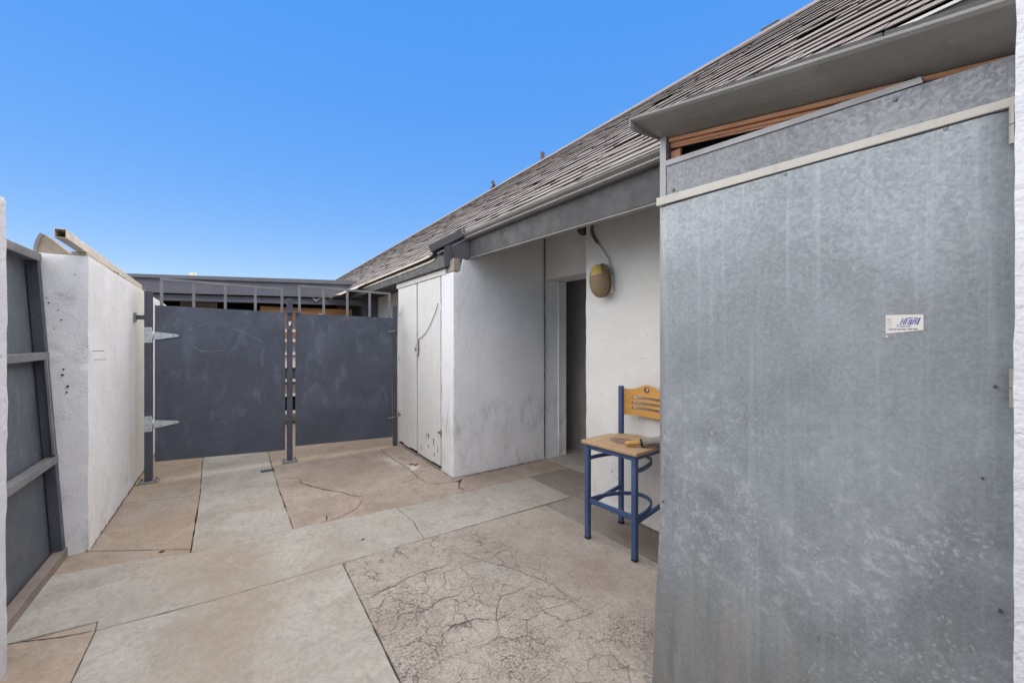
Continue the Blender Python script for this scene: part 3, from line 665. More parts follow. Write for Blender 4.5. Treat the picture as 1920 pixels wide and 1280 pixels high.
# --- closet block beside the doorway
def blk(P):
    k = min(1, max(0, (P.x - 2.05) / .03)); k2 = min(1, max(0, (P.x - 2.16) / .06))
    return Vector((P.x, P.y, P.z * (min(2.225 + .15 * k + .445 * k2, 2.685 + .86 * (P.x - 2.15) - .09) / 2.82)))
stucco('closet_wall', 1.965, 3.225, 4.03, 4.345, -.04, 2.82, 'stucco_block', house, .03, .009, .004, .008, remap=blk)
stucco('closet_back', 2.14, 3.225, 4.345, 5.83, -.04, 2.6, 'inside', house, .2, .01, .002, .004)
obj('closet_end', G().box(1.975, 2.6, 5.80, 5.84, 0, 2.3), 'stucco_wall', house, .006)
obj('cable', G().tube([(3.17, 4.016, 2.80), (3.205, 4.015, 2.72), (3.212, 4.018, 2.5), (3.208, 4.016, 2.0), (3.214, 4.018, 1.2), (3.21, 4.017, .14)], .005, 6), 'steel', house, smooth=True)
# open joint between the block and the jamb
cj = G(); zz = .02; xx = 3.225
while zz < 2.78:
    z2 = zz + random.uniform(.05, .12); x2 = 3.222 + random.uniform(-.006, .006); cj.hexa([(xx - .004, 4.0265, zz), (xx + .003, 4.0265, zz), (xx + .003, 4.04, zz), (xx - .004, 4.04, zz), (x2 - .004, 4.0265, z2), (x2 + .003, 4.0265, z2), (x2 + .003, 4.04, z2), (x2 - .004, 4.04, z2)]); zz = z2; xx = x2
obj('open_joint', cj, 'crack', house)
# --- doorway: header, jamb, inside
stucco('door_header', 3.22, 3.57, 2.6, 4.03, 2.23, 2.82, 'stucco_wall', house, .06, .01, .003, .006)
stucco('door_jamb', 3.232, 3.58, 4.04, 4.3, -.03, 2.82, 'stucco_block', house, .05, .008, .004, .006)
obj('jamb_trim', G().box(3.44, 3.57, 4.018, 4.038, .0, 2.226), 'stucco_block', house, .004)
obj('jamb_stop', G().box(3.436, 3.452, 4.008, 4.0175, .0, 2.222), 'stucco_block', house, .003)
obj('far_jamb', G().box(3.22, 3.57, 2.62, 2.80, 0, 2.229), 'stucco_wall', house, .005)
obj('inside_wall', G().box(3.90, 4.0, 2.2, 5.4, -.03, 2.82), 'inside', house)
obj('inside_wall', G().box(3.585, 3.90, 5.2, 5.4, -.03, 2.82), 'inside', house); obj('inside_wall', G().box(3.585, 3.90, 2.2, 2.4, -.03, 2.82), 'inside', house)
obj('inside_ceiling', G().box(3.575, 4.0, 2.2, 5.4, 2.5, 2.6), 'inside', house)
stucco('rear_wall', 2.62, 2.9, 5.84, 9.3, -.04, 2.5, 'stucco_block', house, .12, .01, .004, .006)
obj('rear_wall_pilaster', G().box(2.56, 2.618, 6.55, 6.9, 0, 2.4), 'back_wall', house, .005)

# --- closet doors of painted boards
for (ya, yb, nb, sag) in ((5.110, 5.825, 3, .004), (4.368, 5.068, 3, 0)):
    d = obj('door', G().box(1.985, 2.005, ya, yb, .04, 2.215), 'door_paint', house)
    wb = (yb - ya) / nb
    for k in range(nb):
        zb_ = .03 + random.uniform(0, .02)
        obj('board', G().box(1.966 - random.uniform(0, .002), 1.9845, ya + k * wb + .0008, ya + (k + 1) * wb - .0008, zb_, 2.214), 'door_paint', d, .0015)
    if nb:
        for z in (.42, 1.22, 1.86):
            yh = 4.345 if ya < 5 else 5.80
            obj('hinge', G().tube([(1.963, yh, z - .04), (1.963, yh, z + .04)], .008, 8).box(1.9615, 1.9645, yh + (.006 if ya < 5 else -.09), yh + (.09 if ya < 5 else -.006), z - .012, z + .012), 'door_paint' if z > .5 else 'rust', d, .001)
dlast = d
obj('hasp', G().box(1.940, 1.963, 5.035, 5.085, 1.30, 1.50), 'trim_white', dlast, .004)
obj('hasp_slot', G().box(1.9385, 1.9395, 5.05, 5.062, 1.33, 1.44), 'dark', dlast)
obj('padlock', G().box(1.930, 1.944, 5.045, 5.085, 1.345, 1.385), 'rust', dlast, .004)
obj('pull_ring', G().tube([(1.955, 5.09 + .022 * cos(a), 1.40 + .022 * sin(a)) for a in [2 * pi * k / 12 for k in range(13)]], .004, 6), 'rust', dlast, smooth=True)
obj('cord', G().tube([(1.956, 5.05 - .32 * u * 2.0, 1.50 + .02 * u + .30 * (u * u) * 1.3) for u in [k / 12 for k in range(13)]], .004, 6), 'steel_pale', dlast, smooth=True)
obj('cord', G().tube([(1.952, 5.03 - .028 * sin(pi * u), 1.49 - .21 * u) for u in [k / 8 for k in range(9)]], .006, 6), 'steel', dlast, smooth=True)
obj('gap_shade', G().box(1.99, 2.1, 4.35, 5.80, .0, .038), 'dark', house)  # black strips paint the shade under and between the closet doors
obj('gap_shade', G().box(2.006, 2.012, 5.05, 5.12, .04, 2.21), 'dark', house)
obj('gap_shade', G().box(2.006, 2.012, 4.346, 4.38, .04, 2.21), 'dark', house)
obj('door_head_board', G().box(1.957, 1.99, 4.22, 5.88, 2.222, 2.285), 'trim_white', house, .004)
obj('corner_block', G().box(1.972, 2.052, 4.036, 4.20, 2.232, 2.374), 'wood_grey', house, .006)
for k in range(9):   # bare scrapes low on the closet boards
    y = random.uniform(4.42, 5.0); z = random.uniform(.08, .34); L = random.uniform(.03, .09)
    obj('scrape', G().box(1.9618, 1.9638, y - .004, y + random.uniform(.003, .010), z, z + L), 'dirt', dlast)

# --- eaves: fascia, return, gutter, soffit
FZ = lambda y: 2.395 if y > 3.9 else 2.36 + (y - 1.2) * .013
def fbox(x0, x1, y0, y1, zb0, zb1, zt0, zt1):
    return G().hexa([(x0, y0, zb0), (x1, y0, zb0), (x1, y1, zb1), (x0, y1, zb1), (x0, y0, zt0), (x1, y0, zt0), (x1, y1, zt1), (x0, y1, zt1)])
obj('fascia', fbox(2.150, 2.180, .93, 4.035, 2.325, 2.392, 2.60, 2.64), 'fascia', house, .003)
obj('fascia_lip', fbox(2.1505, 2.20, .93, 4.035, 2.314, 2.381, 2.324, 2.391), 'hood', house, .002)
obj('fascia_return', G().hexa([(2.148, 4.00, 2.385), (2.180, 4.034, 2.385), (1.95, 4.20, 2.285), (1.918, 4.16, 2.285), (2.148, 4.00, 2.64), (2.180, 4.034, 2.64), (1.95, 4.20, 2.53), (1.918, 4.16, 2.53)]), 'fascia', house, .003)
obj('return_strip', G().bar((1.99, 4.085, 2.335), (1.945, 4.12, 2.52), .014, .03, (1, 0, 0)), 'fascia', house, .002)
obj('return_trim', G().bar((2.105, 4.045, 2.655), (1.835, 4.315, 2.495), .12, .085), 'fascia', house, .004)
obj('return_trim', G().bar((2.14, 4.02, 2.600), (1.88, 4.245, 2.440), .06, .02), 'back_drip', house, .003)
obj('fascia', fbox(1.920, 1.955, 4.165, 9.25, 2.29, 2.30, 2.49, 2.49), 'fascia', house, .003)
obj('soffit', G().box(1.966, 2.7, 4.35, 9.25, 2.40, 2.42), 'fascia', house)
obj('soffit', G().box(2.46, 3.3, -1.0, 4.34, 2.83, 2.85), 'hood', house)
# K-style gutter along the near eave
prof = [(2.148, 2.602), (2.105, 2.602), (2.092, 2.614), (2.092, 2.628), (2.066, 2.644), (2.062, 2.672), (2.072, 2.672), (2.076, 2.650), (2.100, 2.634), (2.108, 2.612), (2.148, 2.612)]
g = G(); n = len(prof); sl = .015
for (y, dz) in ((.95, -.050), (4.10, -.015)): g.v += [Vector((x, y, z + dz)) for x, z in prof]
g.f = [(i, i + n, (i + 1) % n + n, (i + 1) % n) for i in range(n)] + [tuple(range(n)), tuple(range(n, 2 * n))]; g.mi = [0] * len(g.f)
gut = obj('gutter', g, 'gutter', house)
obj('gutter_rim', fbox(2.056, 2.066, .95, 4.10, 2.606, 2.641, 2.613, 2.648), 'gutter_rim', gut, .002)
obj('gutter_rim', fbox(2.084, 2.094, .95, 4.10, 2.561, 2.596, 2.568, 2.603), 'gutter_rim', gut, .002)
obj('gutter_clip', G().bar((2.048, 3.95, 2.69), (2.048, 3.95, 2.645), .02, .012, (0, 1, 0)), 'steel', gut)
# pale twin drip edges of the far eave and the torn flashing at its end
for (x, z, w) in ((1.882, 2.452, .026), (1.915, 2.40, .020)):
    P = [(x + .02 + .03 * 1, 4.40, z + .05), (x + .012, 4.43, z + .022), (x, 4.50, z + .004), (x, 4.8, z), (x, 6.5, z), (x, 8.1 if x < 1.9 else 7.6, z)]
    g = G()
    for a, b in zip(P[:-1], P[1:]): g.bar(a, b, .012, w)
    obj('drip_edge', g, 'cream', house)
g = G(); nn = 22; rows = []
for k in range(nn + 1):
    u = k / nn; y = 7.2 + 2.0 * u; wv = .03 * sin(u * 19) * u + .02 * noise.noise(Vector((u * 8, 1, 2)))
    xo = 1.86 - .30 * u ** 1.6; rows.append([(1.90 - .02 * u, y, 2.475), ((1.90 + xo) / 2, y, 2.46 - .07 * u + wv * .5), (xo, y, 2.44 - .12 * u + wv)])
g.v = [Vector(p) for r_ in rows for p in r_]; g.f = [(i * 3 + j, i * 3 + j + 1, i * 3 + j + 4, i * 3 + j + 3) for i in range(nn) for j in (0, 1)]; g.mi = [0] * len(g.f)
fl = obj('torn_flashing', g, 'cream', house, smooth=True); sm = fl.modifiers.new('thickness', 'SOLIDIFY'); sm.thickness = .004
g = G(); g.add([(1.52, 9.0, 2.36), (1.36, 9.0, 2.25), (1.28, 9.0, 2.33), (1.38, 9.05, 2.30), (1.6, 9.1, 2.40)], [(0, 1, 3, 4), (1, 2, 3)])
o = obj('torn_flashing', g, 'cream', house); sm = o.modifiers.new('thickness', 'SOLIDIFY'); sm.thickness = .006

# --- roof: deck, ridge and shingles
PIT = .86; RX0, RZ0 = 2.15, 2.685; RX1 = 4.02
def rz(x): return RZ0 + PIT * (x - RX0)
roof = obj('roof', G().add([(1.90, 4.36, rz(1.90) - .02), (1.90, 26, rz(1.90) - .02), (RX1, 26, rz(RX1) - .02), (RX1, -4, rz(RX1) - .02), (2.30, -4, rz(2.30) - .02), (2.30, .75, rz(2.30) - .02), (2.12, .75, rz(2.12) - .02), (2.12, 4.12, rz(2.12) - .02)], [tuple(range(8))]), 'deck', house)
sm = roof.modifiers.new('thickness', 'SOLIDIFY'); sm.thickness = .02; sm.offset = -1
obj('rear_slope', G().add([(RX1, -4, rz(RX1) - .021), (RX1, 26, rz(RX1) - .021), (7.5, 26, 3.6), (7.5, -4, 3.6)], [(0, 1, 2, 3)]), 'shingle', house)
nrm = Vector((-PIT, 0, 1)).normalized(); upv = Vector((1, 0, PIT)).normalized(); ya_ = Vector((0, 1, 0))
EXP = .125; LEN = .185; recs = []
row = 0; srow = 0.0; slope_len = (RX1 - 1.90) * math.sqrt(1 + PIT * PIT)
CAM = Vector((0, 0, 1.5)); th = R(34.1); FW = Vector((sin(th), cos(th), 0)); RT = Vector((cos(th), -sin(th), 0))
def pix(P):
    v = P - CAM; d = v.dot(FW); return (960 + 771 * v.dot(RT) / d, 635 - 771 * v.z / d) if d > .1 else (-9e3, 0)
rng = random.Random(3)
while srow < slope_len:
    x = 1.90 + srow * upv.x - .012
    y = -3.8 + rng.uniform(0, .3)
    while y < 25.5:
        L = rng.choice((.14, .19, .24, .30, .36)) * rng.uniform(.85, 1.15)
        yc = y + L / 2
        ok = (x >= 1.87 and yc > 4.34) or (x >= 2.07 and yc > .78) or x >= 2.26
        if ok and rng.random() > .012:
            th_ = rng.choice((.004, .005, .007, .009)); lift = rng.uniform(0, .005)
            base = Vector((x, yc, rz(x))) + upv * rng.uniform(-.006, .006)
            recs.append((base, L * .985, th_, lift, rng.uniform(-.006, .006)))
        y += L
    srow += EXP; row += 1
def shingle_mat(rec):
    base, L, t_, lift, tw = rec
    # local x: along Y, local y: up slope, local z: normal; lower edge lifted on the course beneath
    tilt = .016 / LEN
    uy = (upv - nrm * tilt).normalized(); uz = (nrm + upv * tilt).normalized()
    ux = (ya_ + upv * tw).normalized()
    m = Matrix((ux * L, uy * LEN, uz * t_)).transposed().to_4x4(); m.translation = base + nrm * (.010 + lift); return m
sg = G().box(-.5, .5, 0, 1, 0, 1)
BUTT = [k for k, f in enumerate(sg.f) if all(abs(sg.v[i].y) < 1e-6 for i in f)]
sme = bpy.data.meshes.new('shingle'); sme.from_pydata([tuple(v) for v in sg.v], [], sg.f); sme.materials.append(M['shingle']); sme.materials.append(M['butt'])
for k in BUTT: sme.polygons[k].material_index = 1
bm = bmesh.new(); bm.from_mesh(sme); bmesh.ops.recalc_face_normals(bm, faces=bm.faces); bm.to_mesh(sme); bm.free()
def vis(rec):
    px, py = pix(rec[0]); 
    if px < 600 or px > 1900 or py < -10: return 1e9
    if px > 1185 and py > 228 - (px - 1185) * .288: return 1e9
    return (rec[0] - CAM).length
recs.sort(key=vis)
ro = wloc(roof)
for rec in recs[:300]:
    o = bpy.data.objects.new('shingle', sme); COL.objects.link(o); o.parent = roof
    m = shingle_mat(rec); m.translation = m.translation - ro; o.matrix_local = m
gv = []; gf = []; tone = []
for rec in recs[300:]:
    m = shingle_mat(rec); k = len(gv); gv += [(m @ v) - ro for v in sg.v]; gf += [tuple(i + k for i in f) for f in sg.f]; tone += [rng.random()] * len(sg.f)
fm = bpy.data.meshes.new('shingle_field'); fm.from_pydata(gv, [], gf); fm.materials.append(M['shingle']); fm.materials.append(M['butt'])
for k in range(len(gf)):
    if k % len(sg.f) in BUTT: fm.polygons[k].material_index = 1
at = fm.attributes.new('tone', 'FLOAT', 'FACE'); at.data.foreach_set('value', tone)
bm = bmesh.new(); bm.from_mesh(fm); bmesh.ops.recalc_face_normals(bm, faces=bm.faces); bm.to_mesh(fm); bm.free()
fo = bpy.data.objects.new('shingle_field', fm); COL.objects.link(fo); fo.parent = roof; fo['kind'] = 'stuff'
obj('ridge_cap', G().prism([(RX1 - .10, rz(RX1 - .10) + .024), (RX1, rz(RX1) + .03), (RX1 + .1, rz(RX1) - .02), (RX1 + .1, rz(RX1) - .05), (RX1 - .09, rz(RX1 - .1))], -4, 26), 'shingle', roof)
# near eave above the metal hood
obj('upper_drip_edge', G().box(2.254, 2.262, -4, .76, rz(2.255) - .010, rz(2.255) + .002), 'trim_white', house)
obj('upper_fascia', G().box(2.264, 2.29, -4, .77, 2.45, rz(2.264) - .006), 'fascia', house)
# things standing up from the ridge
tag(obj('vent_pipe', G().tube([(4.1, 5.18, 4.0), (4.1, 5.18, 4.48)], .034, 10), 'pipe', None, smooth=True), 'slim rusty vent pipe standing straight up behind the roof edge', 'vent pipe')
g = G().tube([(4.1, 6.70, 4.05), (4.1, 6.74, 4.35), (4.1, 6.66, 4.42), (4.1, 6.72, 4.50)], [.035, .045, .03, .03], 7)
tag(obj('bent_bracket', g, 'pipe', None), 'short bent grey stub on the roof edge left of the rusty pipe', 'bracket')
tag(obj('roof_clip', G().bar((4.06, 1.70, 4.34), (4.06, 1.86, 4.34), .06, .03), 'blackplastic', None, .004), 'small dark clip on the roof edge near the top right', 'clip')

# ================================================================== LAMP AND BLACK DOME ON THE HOUSE WALL
lamp = thing('wall_lamp', (2.75, 2.6, 1.9), 'brown egg-shaped wall lamp with a yellow patch, fed by a thin bent conduit', 'wall lamp')
c0 = Vector((2.655, 2.555, 2.015)); g = G(); nu, nv = 20, 14
tilt_ = Matrix.Rotation(R(-8), 3, 'X')
for i in range(nv + 1):
    a = pi * i / nv
    for j in range(nu):
        b = 2 * pi * j / nu; zz = cos(a); k = 1.0 + .10 * (-zz) 
        if zz > .72: zz = .72 + (zz - .72) * .55
        p = tilt_ @ Vector((.075 * sin(a) * cos(b) * k, .098 * sin(a) * sin(b) * k, .158 * zz)); g.v.append(c0 + p)
for i in range(nv):
    for j in range(nu):
        g.f.append((i * nu + j, i * nu + (j + 1) % nu, (i + 1) * nu + (j + 1) % nu, (i + 1) * nu + j)); 
        b = 2 * pi * (j + .5) / nu
        g.mi.append(1 if (1 <= i <= 5 - (1 if 1.9 < b < 2.9 else 0)) and 1.9 < b < 4.6 - .12 * i else 0)
obj('housing', g, ['lamp_body', 'lamp_lens'], lamp, smooth=True)
ring = [c0 + tilt_ @ Vector((.045, .094 * sin(a), .145 * cos(a))) for a in [2 * pi * k / 24 for k in range(25)]]
obj('rim', G().tube(ring, .008, 8), 'lamp_body', lamp, smooth=True)
obj('cap_screw', G().tube([c0 + Vector((0, 0, .105)), c0 + Vector((0, 0, .135))], .006, 8), 'rust', lamp)
obj('mounting_box', G().box(2.705, 2.748, 2.47, 2.60, 1.90, 2.06), 'trim_white', lamp, .008)
obj('conduit', G().tube([(2.735, 2.50, 2.03), (2.735, 2.505, 2.14), (2.735, 2.525, 2.20), (2.735, 2.60, 2.30), (2.735, 2.67, 2.385)], .008, 8), 'trim_white', lamp, smooth=True)
obj('conduit_elbow', G().tube([(2.735, 2.66, 2.37), (2.735, 2.71, 2.44), (2.733, 2.73, 2.49), (2.735, 2.725, 2.54), (2.745, 2.70, 2.60)], .0135, 10), 'rust', lamp, smooth=True)
g = G(); P = [(0, .075), (.03, .07), (.055, .045), (.06, .0), (.06, -.04)]
bl = thing('black_dome', (2.95, 3.05, 2.56), 'small black rounded dome hanging under the eave at the doorway', 'camera dome')
nn = 16
for (r_, z) in [(.0, -.085), (.03, -.078), (.052, -.058), (.064, -.028), (.066, 0), (.066, .16)]:
    g.v += [Vector((2.98 + r_ * cos(2 * pi * j / nn), 3.09 + r_ * sin(2 * pi * j / nn), 2.645 + z)) for j in range(nn)]
for i in range(5):
    for j in range(nn): g.f.append((i * nn + j, i * nn + (j + 1) % nn, (i + 1) * nn + (j + 1) % nn, (i + 1) * nn + j)); g.mi.append(0)
obj('dome', g, 'blackplastic', bl, smooth=True)

# ================================================================== BAR STOOL
st = thing('bar_stool', (2.435, 2.06, 0), 'blue metal bar stool with wooden seat and slotted wooden back', 'stool')
st.rotation_euler = (0, 0, R(4.7))
HX, HY, TW = .205, .206, .036
def sob(nm, g, m, par=st, bev=.003, smooth=False): return obj(nm, g, m, par, bev, smooth, local=True)
for s_ in (1, -1):
    sob('leg', G().box(-HX - TW / 2, -HX + TW / 2, s_ * HY - TW / 2, s_ * HY + TW / 2, .012, .712), 'blue', bev=.004)
    l = sob('rear_upright', G().box(HX - TW / 2, HX + TW / 2, s_ * HY - TW / 2, s_ * HY + TW / 2, .012, 1.118), 'blue', bev=.005)
    for x in (-HX, HX): sob('foot_cap', G().box(x - .019, x + .019, s_ * HY - .019, s_ * HY + .019, 0, .0115), 'rubber', bev=.002)
def arc(z, w, h, bulge):   # bent flat bar from one front leg round the back to the other
    g = G(); P = []
    for k in range(15):
        a = pi * k / 14; P.append(Vector((-HX + .03 + bulge * sin(a), HY * 1.0 * cos(a), z)))
    for a, b in zip(P[:-1], P[1:]): g.bar(a, b + (b - a).normalized() * .004, w, h)
    return g
sob('footrest_ring', arc(.285, .014, .026, .37), 'blue', bev=0)
sob('seat_ring', arc(.600, .014, .026, .37), 'blue', bev=0)
sob('front_footrest', G().box(-HX - .008, -HX + .010, -HY + .018, HY - .018, .27, .305), 'blue')
sob('seat_rail', G().box(-HX - .014, -HX + .014, -HY + .018, HY - .018, .675, .712), 'blue')
for s_ in (1, -1): sob('side_rail', G().box(-HX + .018, HX - .018, s_ * HY - .012, s_ * HY + .012, .680, .712), 'blue')
for s_ in (1, -1): sob('side_footrest', G().bar((-HX + .018, s_ * HY, .255), (HX - .018, s_ * HY, .30), .02, .028), 'blue')
poly = [(-.245, -.238), (-.235, -.245)]
for k in range(19):
    a = -pi / 2 + pi * k / 18; poly.append((.0 + .235 * max(0, cos(a)) ** .8 , .245 * sin(a)))
poly += [(-.235, .245), (-.245, .238)]
sob('seat', G().prism(poly, .713, .739, 'Z'), 'wood_seat', bev=.006)
# slotted backrest, bowed backwards, with a raised crest and a finger hole
bk = bmesh.new()
N, zb_, ztop = 40, .885, 1.095
gy = [-HY + .018 + (2 * HY - .036) * k / N for k in range(N + 1)]
NZ = 40
def crest(y): u = abs(y) / .17; return ztop + (.040 * (0.5 + .5 * cos(pi * min(1, u / .80))) if u < .80 else 0) 
g = G(); keep = {}
def inslot(y, z):
    for zc in (.945, .987, 1.029):
        dy = max(0, abs(y) - .118); 
        if math.hypot(dy, z - zc) < .0105: return True
    return math.hypot(y, z - 1.098) < .018
NY, NZ = 110, 84
def bw_(y): return HX + .012 + .045 * (1 - (y / HY) ** 2)
vid = {}
def vv(i, j, s_):
    k = (i, j, s_)
    if k not in vid:
        y = -HY + .018 + (2 * HY - .036) * i / NY; z = zb_ + (crest(y) - zb_) * j / NZ
        vid[k] = len(g.v); g.v.append(Vector((bw_(y) - .008 + .016 * s_ , y, z)))
    return vid[k]
cells = set()
for i in range(NY):
    for j in range(NZ):
        y = -HY + .018 + (2 * HY - .036) * (i + .5) / NY; z = zb_ + (crest(y) - zb_) * (j + .5) / NZ
        if not inslot(y, z): cells.add((i, j))
for (i, j) in cells:
    g.f.append((vv(i, j, 0), vv(i, j + 1, 0), vv(i + 1, j + 1, 0), vv(i + 1, j, 0))); g.f.append((vv(i, j, 1), vv(i + 1, j, 1), vv(i + 1, j + 1, 1), vv(i, j + 1, 1)))
    for (di, dj, a, b) in ((-1, 0, (i, j), (i, j + 1)), (1, 0, (i + 1, j + 1), (i + 1, j)), (0, -1, (i + 1, j), (i, j)), (0, 1, (i, j + 1), (i + 1, j + 1))):
        if (i + di, j + dj) not in cells: g.f.append((vv(*a, 0), vv(*a, 1), vv(*b, 1), vv(*b, 0)))
g.mi = [0] * len(g.f)
sob('backrest', g, 'wood_back', bev=0)
sob('hole_ring', G().tube([(HX + .047, .0195 * cos(a), 1.098 + .0195 * sin(a)) for a in [2 * pi * k / 16 for k in range(17)]], .003, 6), 'rubber', bev=0, smooth=True)

# tool on the seat
tool = thing('hand_tool', (2.36, 1.90, .74), 'worn hand tool with yellow wooden handle and dusty grey head on the stool', 'hand tool')
obj('handle', G().tube([(2.285, 1.955, .760), (2.292, 1.948, .763), (2.32, 1.925, .765), (2.35, 1.90, .768), (2.375, 1.88, .770)], [.008, .017, .019, .017, .015], 10), 'yellow_wood', tool, smooth=True)
g = G().tube([(2.370, 1.884, .770), (2.376, 1.879, .771), (2.384, 1.872, .773), (2.41, 1.850, .778), (2.44, 1.825, .784), (2.462, 1.806, .787), (2.475, 1.795, .790), (2.50, 1.774, .790), (2.525, 1.752, .786)], [.019, .030, .033, .031, .034, .034, .045, .048, .040], 18)
g.v = [Vector((v.x, v.y, .742 + max(.001, (v.z - .742) * .92))) + Vector((noise.noise(v * 45), noise.noise(v * 45 + Vector((4, 4, 4))), abs(noise.noise(v * 45 + Vector((8, 1, 3)))))) * .009 for v in g.v]
obj('head', g, 'canvas', tool, smooth=True)
obj('collar', G().tube([(2.366, 1.8875, .7695), (2.376, 1.879, .771)], [.022, .0315], 18), 'rubber', tool, smooth=True)
obj('hook', G().tube([(2.42, 1.80, .752), (2.455, 1.775, .748), (2.462, 1.768, .73), (2.462, 1.768, .64)], .004, 6), 'rubber', tool, smooth=True)
g = G(); pl_ = [(2.395 + .105 * cos(a) * .75, 2.055 + .12 * sin(a) * (1 if sin(a) > 0 else .9)) for a in [2 * pi * k / 24 for k in range(24)]]
g.prism(pl_, .7400, .7435, 'Z')
tag(obj('rusty_blade', g, 'rust_blade', None, .001), 'thin rusty brown blade lying flat on the stool seat by the yellow handle', 'blade')

# ================================================================== METAL CABINET WITH THE GALVANISED DOOR
cab = thing('metal_cabinet', (1.8, .6, 0), 'tall metal-clad cabinet with galvanised door and sheet-metal hood at right', 'cabinet')
A0 = Vector((1.46, 1.066)); B0 = Vector((1.5188, .137)); dd = (B0 - A0); W0 = dd.length; dd = dd / W0; dn = Vector((-dd.y, dd.x))  # dn points away from the alley
if dn.x < 0: dn = -dn
def dp(u, z, off=0.0): p = A0 + dd * u + dn * off; return (p.x, p.y, z)
def bulge(u, z): return .006 * noise.noise(Vector((u * 2.2, z * 1.6, 2))) + .004 * noise.noise(Vector((u * 6, z * 4, 7)))
def df(u, z, off=0.0): return dp(u, z, bulge(u / W0, z) + off)
g = G(); nx, nz = 26, 60
for side in (0, 1):
    for i in range(nx + 1):
        for j in range(nz + 1):
            u, w = i / nx, j / nz; z = .012 + (2.042 - .012) * w
            u2 = u * W0 - (1 - u) * (.045 * max(0, 1 - z / .75) ** 1.5 + .010 * sin(z * 3.1))
            bul = bulge(u, z)
            edge = .010 * max(0, 1 - u / .05) ** 2 + .010 * max(0, 1 - (1 - u) / .04) ** 2
            g.v.append(Vector(dp(u2, z, (bul + edge) if side == 0 else .045)))
N = (nx + 1) * (nz + 1)
for i in range(nx):
    for j in range(nz):
        a = i * (nz + 1) + j; q = (a, a + nz + 1, a + nz + 2, a + 1); g.f += [q, tuple(N + k for k in reversed(q))]
for i in range(nx):
    for j in (0, nz): a = i * (nz + 1) + j; g.f.append((a, a + nz + 1, a + nz + 1 + N, a + N))
for j in range(nz):
    for i in (0, nx): a = i * (nz + 1) + j; g.f.append((a, a + 1, a + 1 + N, a + N))
g.mi = [0] * len(g.f)
door = obj('door', g, 'galv', cab, smooth=True); es = door.modifiers.new('edges', 'EDGE_SPLIT'); es.split_angle = R(50)
obj('edge_strip', G().hexa([dp(-.014, 2.050, -.004), dp(W0 + .004, 2.046, -.004), dp(W0 + .004, 2.046, .048), dp(-.014, 2.050, .048), dp(-.014, 2.084, -.004), dp(W0 + .004, 2.068, -.004), dp(W0 + .004, 2.068, .048), dp(-.014, 2.084, .048)]), 'strip', door, .002)
for (u, z) in ((.458, 2.034), (.818, 2.038)):
    c = Vector(df(u, z, .002)); nn_ = Vector((-dn.x, -dn.y, 0)); obj('screw', G().tube([c, c + nn_ * .005], [.006, .004], 8), 'steel_pale', door)
for (u, z, r_) in ((.015, 2.066, .003), (W0 - .030, 1.385, .004), (W0 - .05, 1.16, .003), (.012, .83, .003), (W0 - .022, .85, .004)):
    c = Vector(df(u, z, .005)); nn_ = Vector((-dn.x, -dn.y, 0)); obj('rivet', G().tube([c, c + nn_ * .008], r_, 7), 'steel', door)
for z in (2.0, 1.385):
    c = dp(W0 - .002, 0, -.008); hg = G().tube([(c[0] - .004, c[1], z - .045), (c[0] - .004, c[1], z - .001)], .0072, 10).tube([(c[0] - .004, c[1], z + .001), (c[0] - .004, c[1], z + .045)], .0072, 10)
    hg.box(c[0] + .002, c[0] + .005, c[1] - .03, c[1] - .004, z - .04, z + .04)
    obj('hinge', hg, 'hinge', door, smooth=False)
# maker's sticker with its printing
sg2 = G(); u0, u1 = .703, .778
BZ = min(bulge(u0 / W0, 1.54), bulge(u1 / W0, 1.54), bulge((u0 + u1) / 2 / W0, 1.54)) - .0012
sg2.hexa([dp(u0, 1.514, BZ), dp(u1, 1.523, BZ), dp(u1, 1.523, BZ + .006), dp(u0, 1.514, BZ + .006), dp(u0, 1.566, BZ), dp(u1, 1.564, BZ), dp(u1, 1.564, BZ + .006), dp(u0, 1.566, BZ + .006)], 0)
fx = lambda p, w, off=-.0006: dp(u0 + (u1 - u0) * p, 1.516 + .048 * w, BZ + off)
def ink(x0, x1, w0, w1, mi, sh=0.0):
    sg2.add([fx(x0, w0), fx(x1, w0), fx(x1 + sh, w1), fx(x0 + sh, w1)], [(0, 1, 2, 3)], mi)
def stroke(pts, wd, mi):
    for (a, b) in zip(pts[:-1], pts[1:]):
        dx, dy = b[0] - a[0], (b[1] - a[1]) * .62; L = math.hypot(dx, dy) or 1; qx, qy = -dy / L * wd / 2, dx / L * wd / 2 / .62
        ex, ey = dx / L * wd * .3, dy / L * wd * .3 / .62
        sg2.add([fx(a[0] - qx - ex, a[1] - qy - ey), fx(b[0] - qx + ex, b[1] - qy + ey), fx(b[0] + qx + ex, b[1] + qy + ey), fx(a[0] + qx - ex, a[1] + qy - ey)], [(0, 1, 2, 3)], mi)
SL = .075
def glyph(x, strokes, w=.075, lo=.47, hi=.82):
    for s_ in strokes: stroke([(x + p[0] * w + SL * p[1], lo + (hi - lo) * p[1]) for p in s_], .024, 1)
glyph(.40, [[(0, 0), (0, 1)], [(1, 0), (1, 1)], [(0, .5), (1, .5)]])
glyph(.51, [[(.15, 0), (.15, 1)], [(.15, 1), (1.9, 1.06)]])
glyph(.585, [[(.2, 0), (.2, .75)], [(.2, .75), (1, .75)], [(1, .75), (.9, .4)], [(.2, .4), (1, .4)], [(1, .4), (1, 0)], [(1, 0), (.2, 0)]])
glyph(.70, [[(0, 0), (.2, 1)], [(.2, 1), (1, 1)], [(1, 1), (1, 0)], [(.1, .5), (1, .5)]])
glyph(.825, [[(.1, 0), (.1, 1)], [(.3, 0), (.3, 1)]], .06)
stroke([(.30, .45), (.39, .45)], .012, 1)
rr_ = random.Random(5)
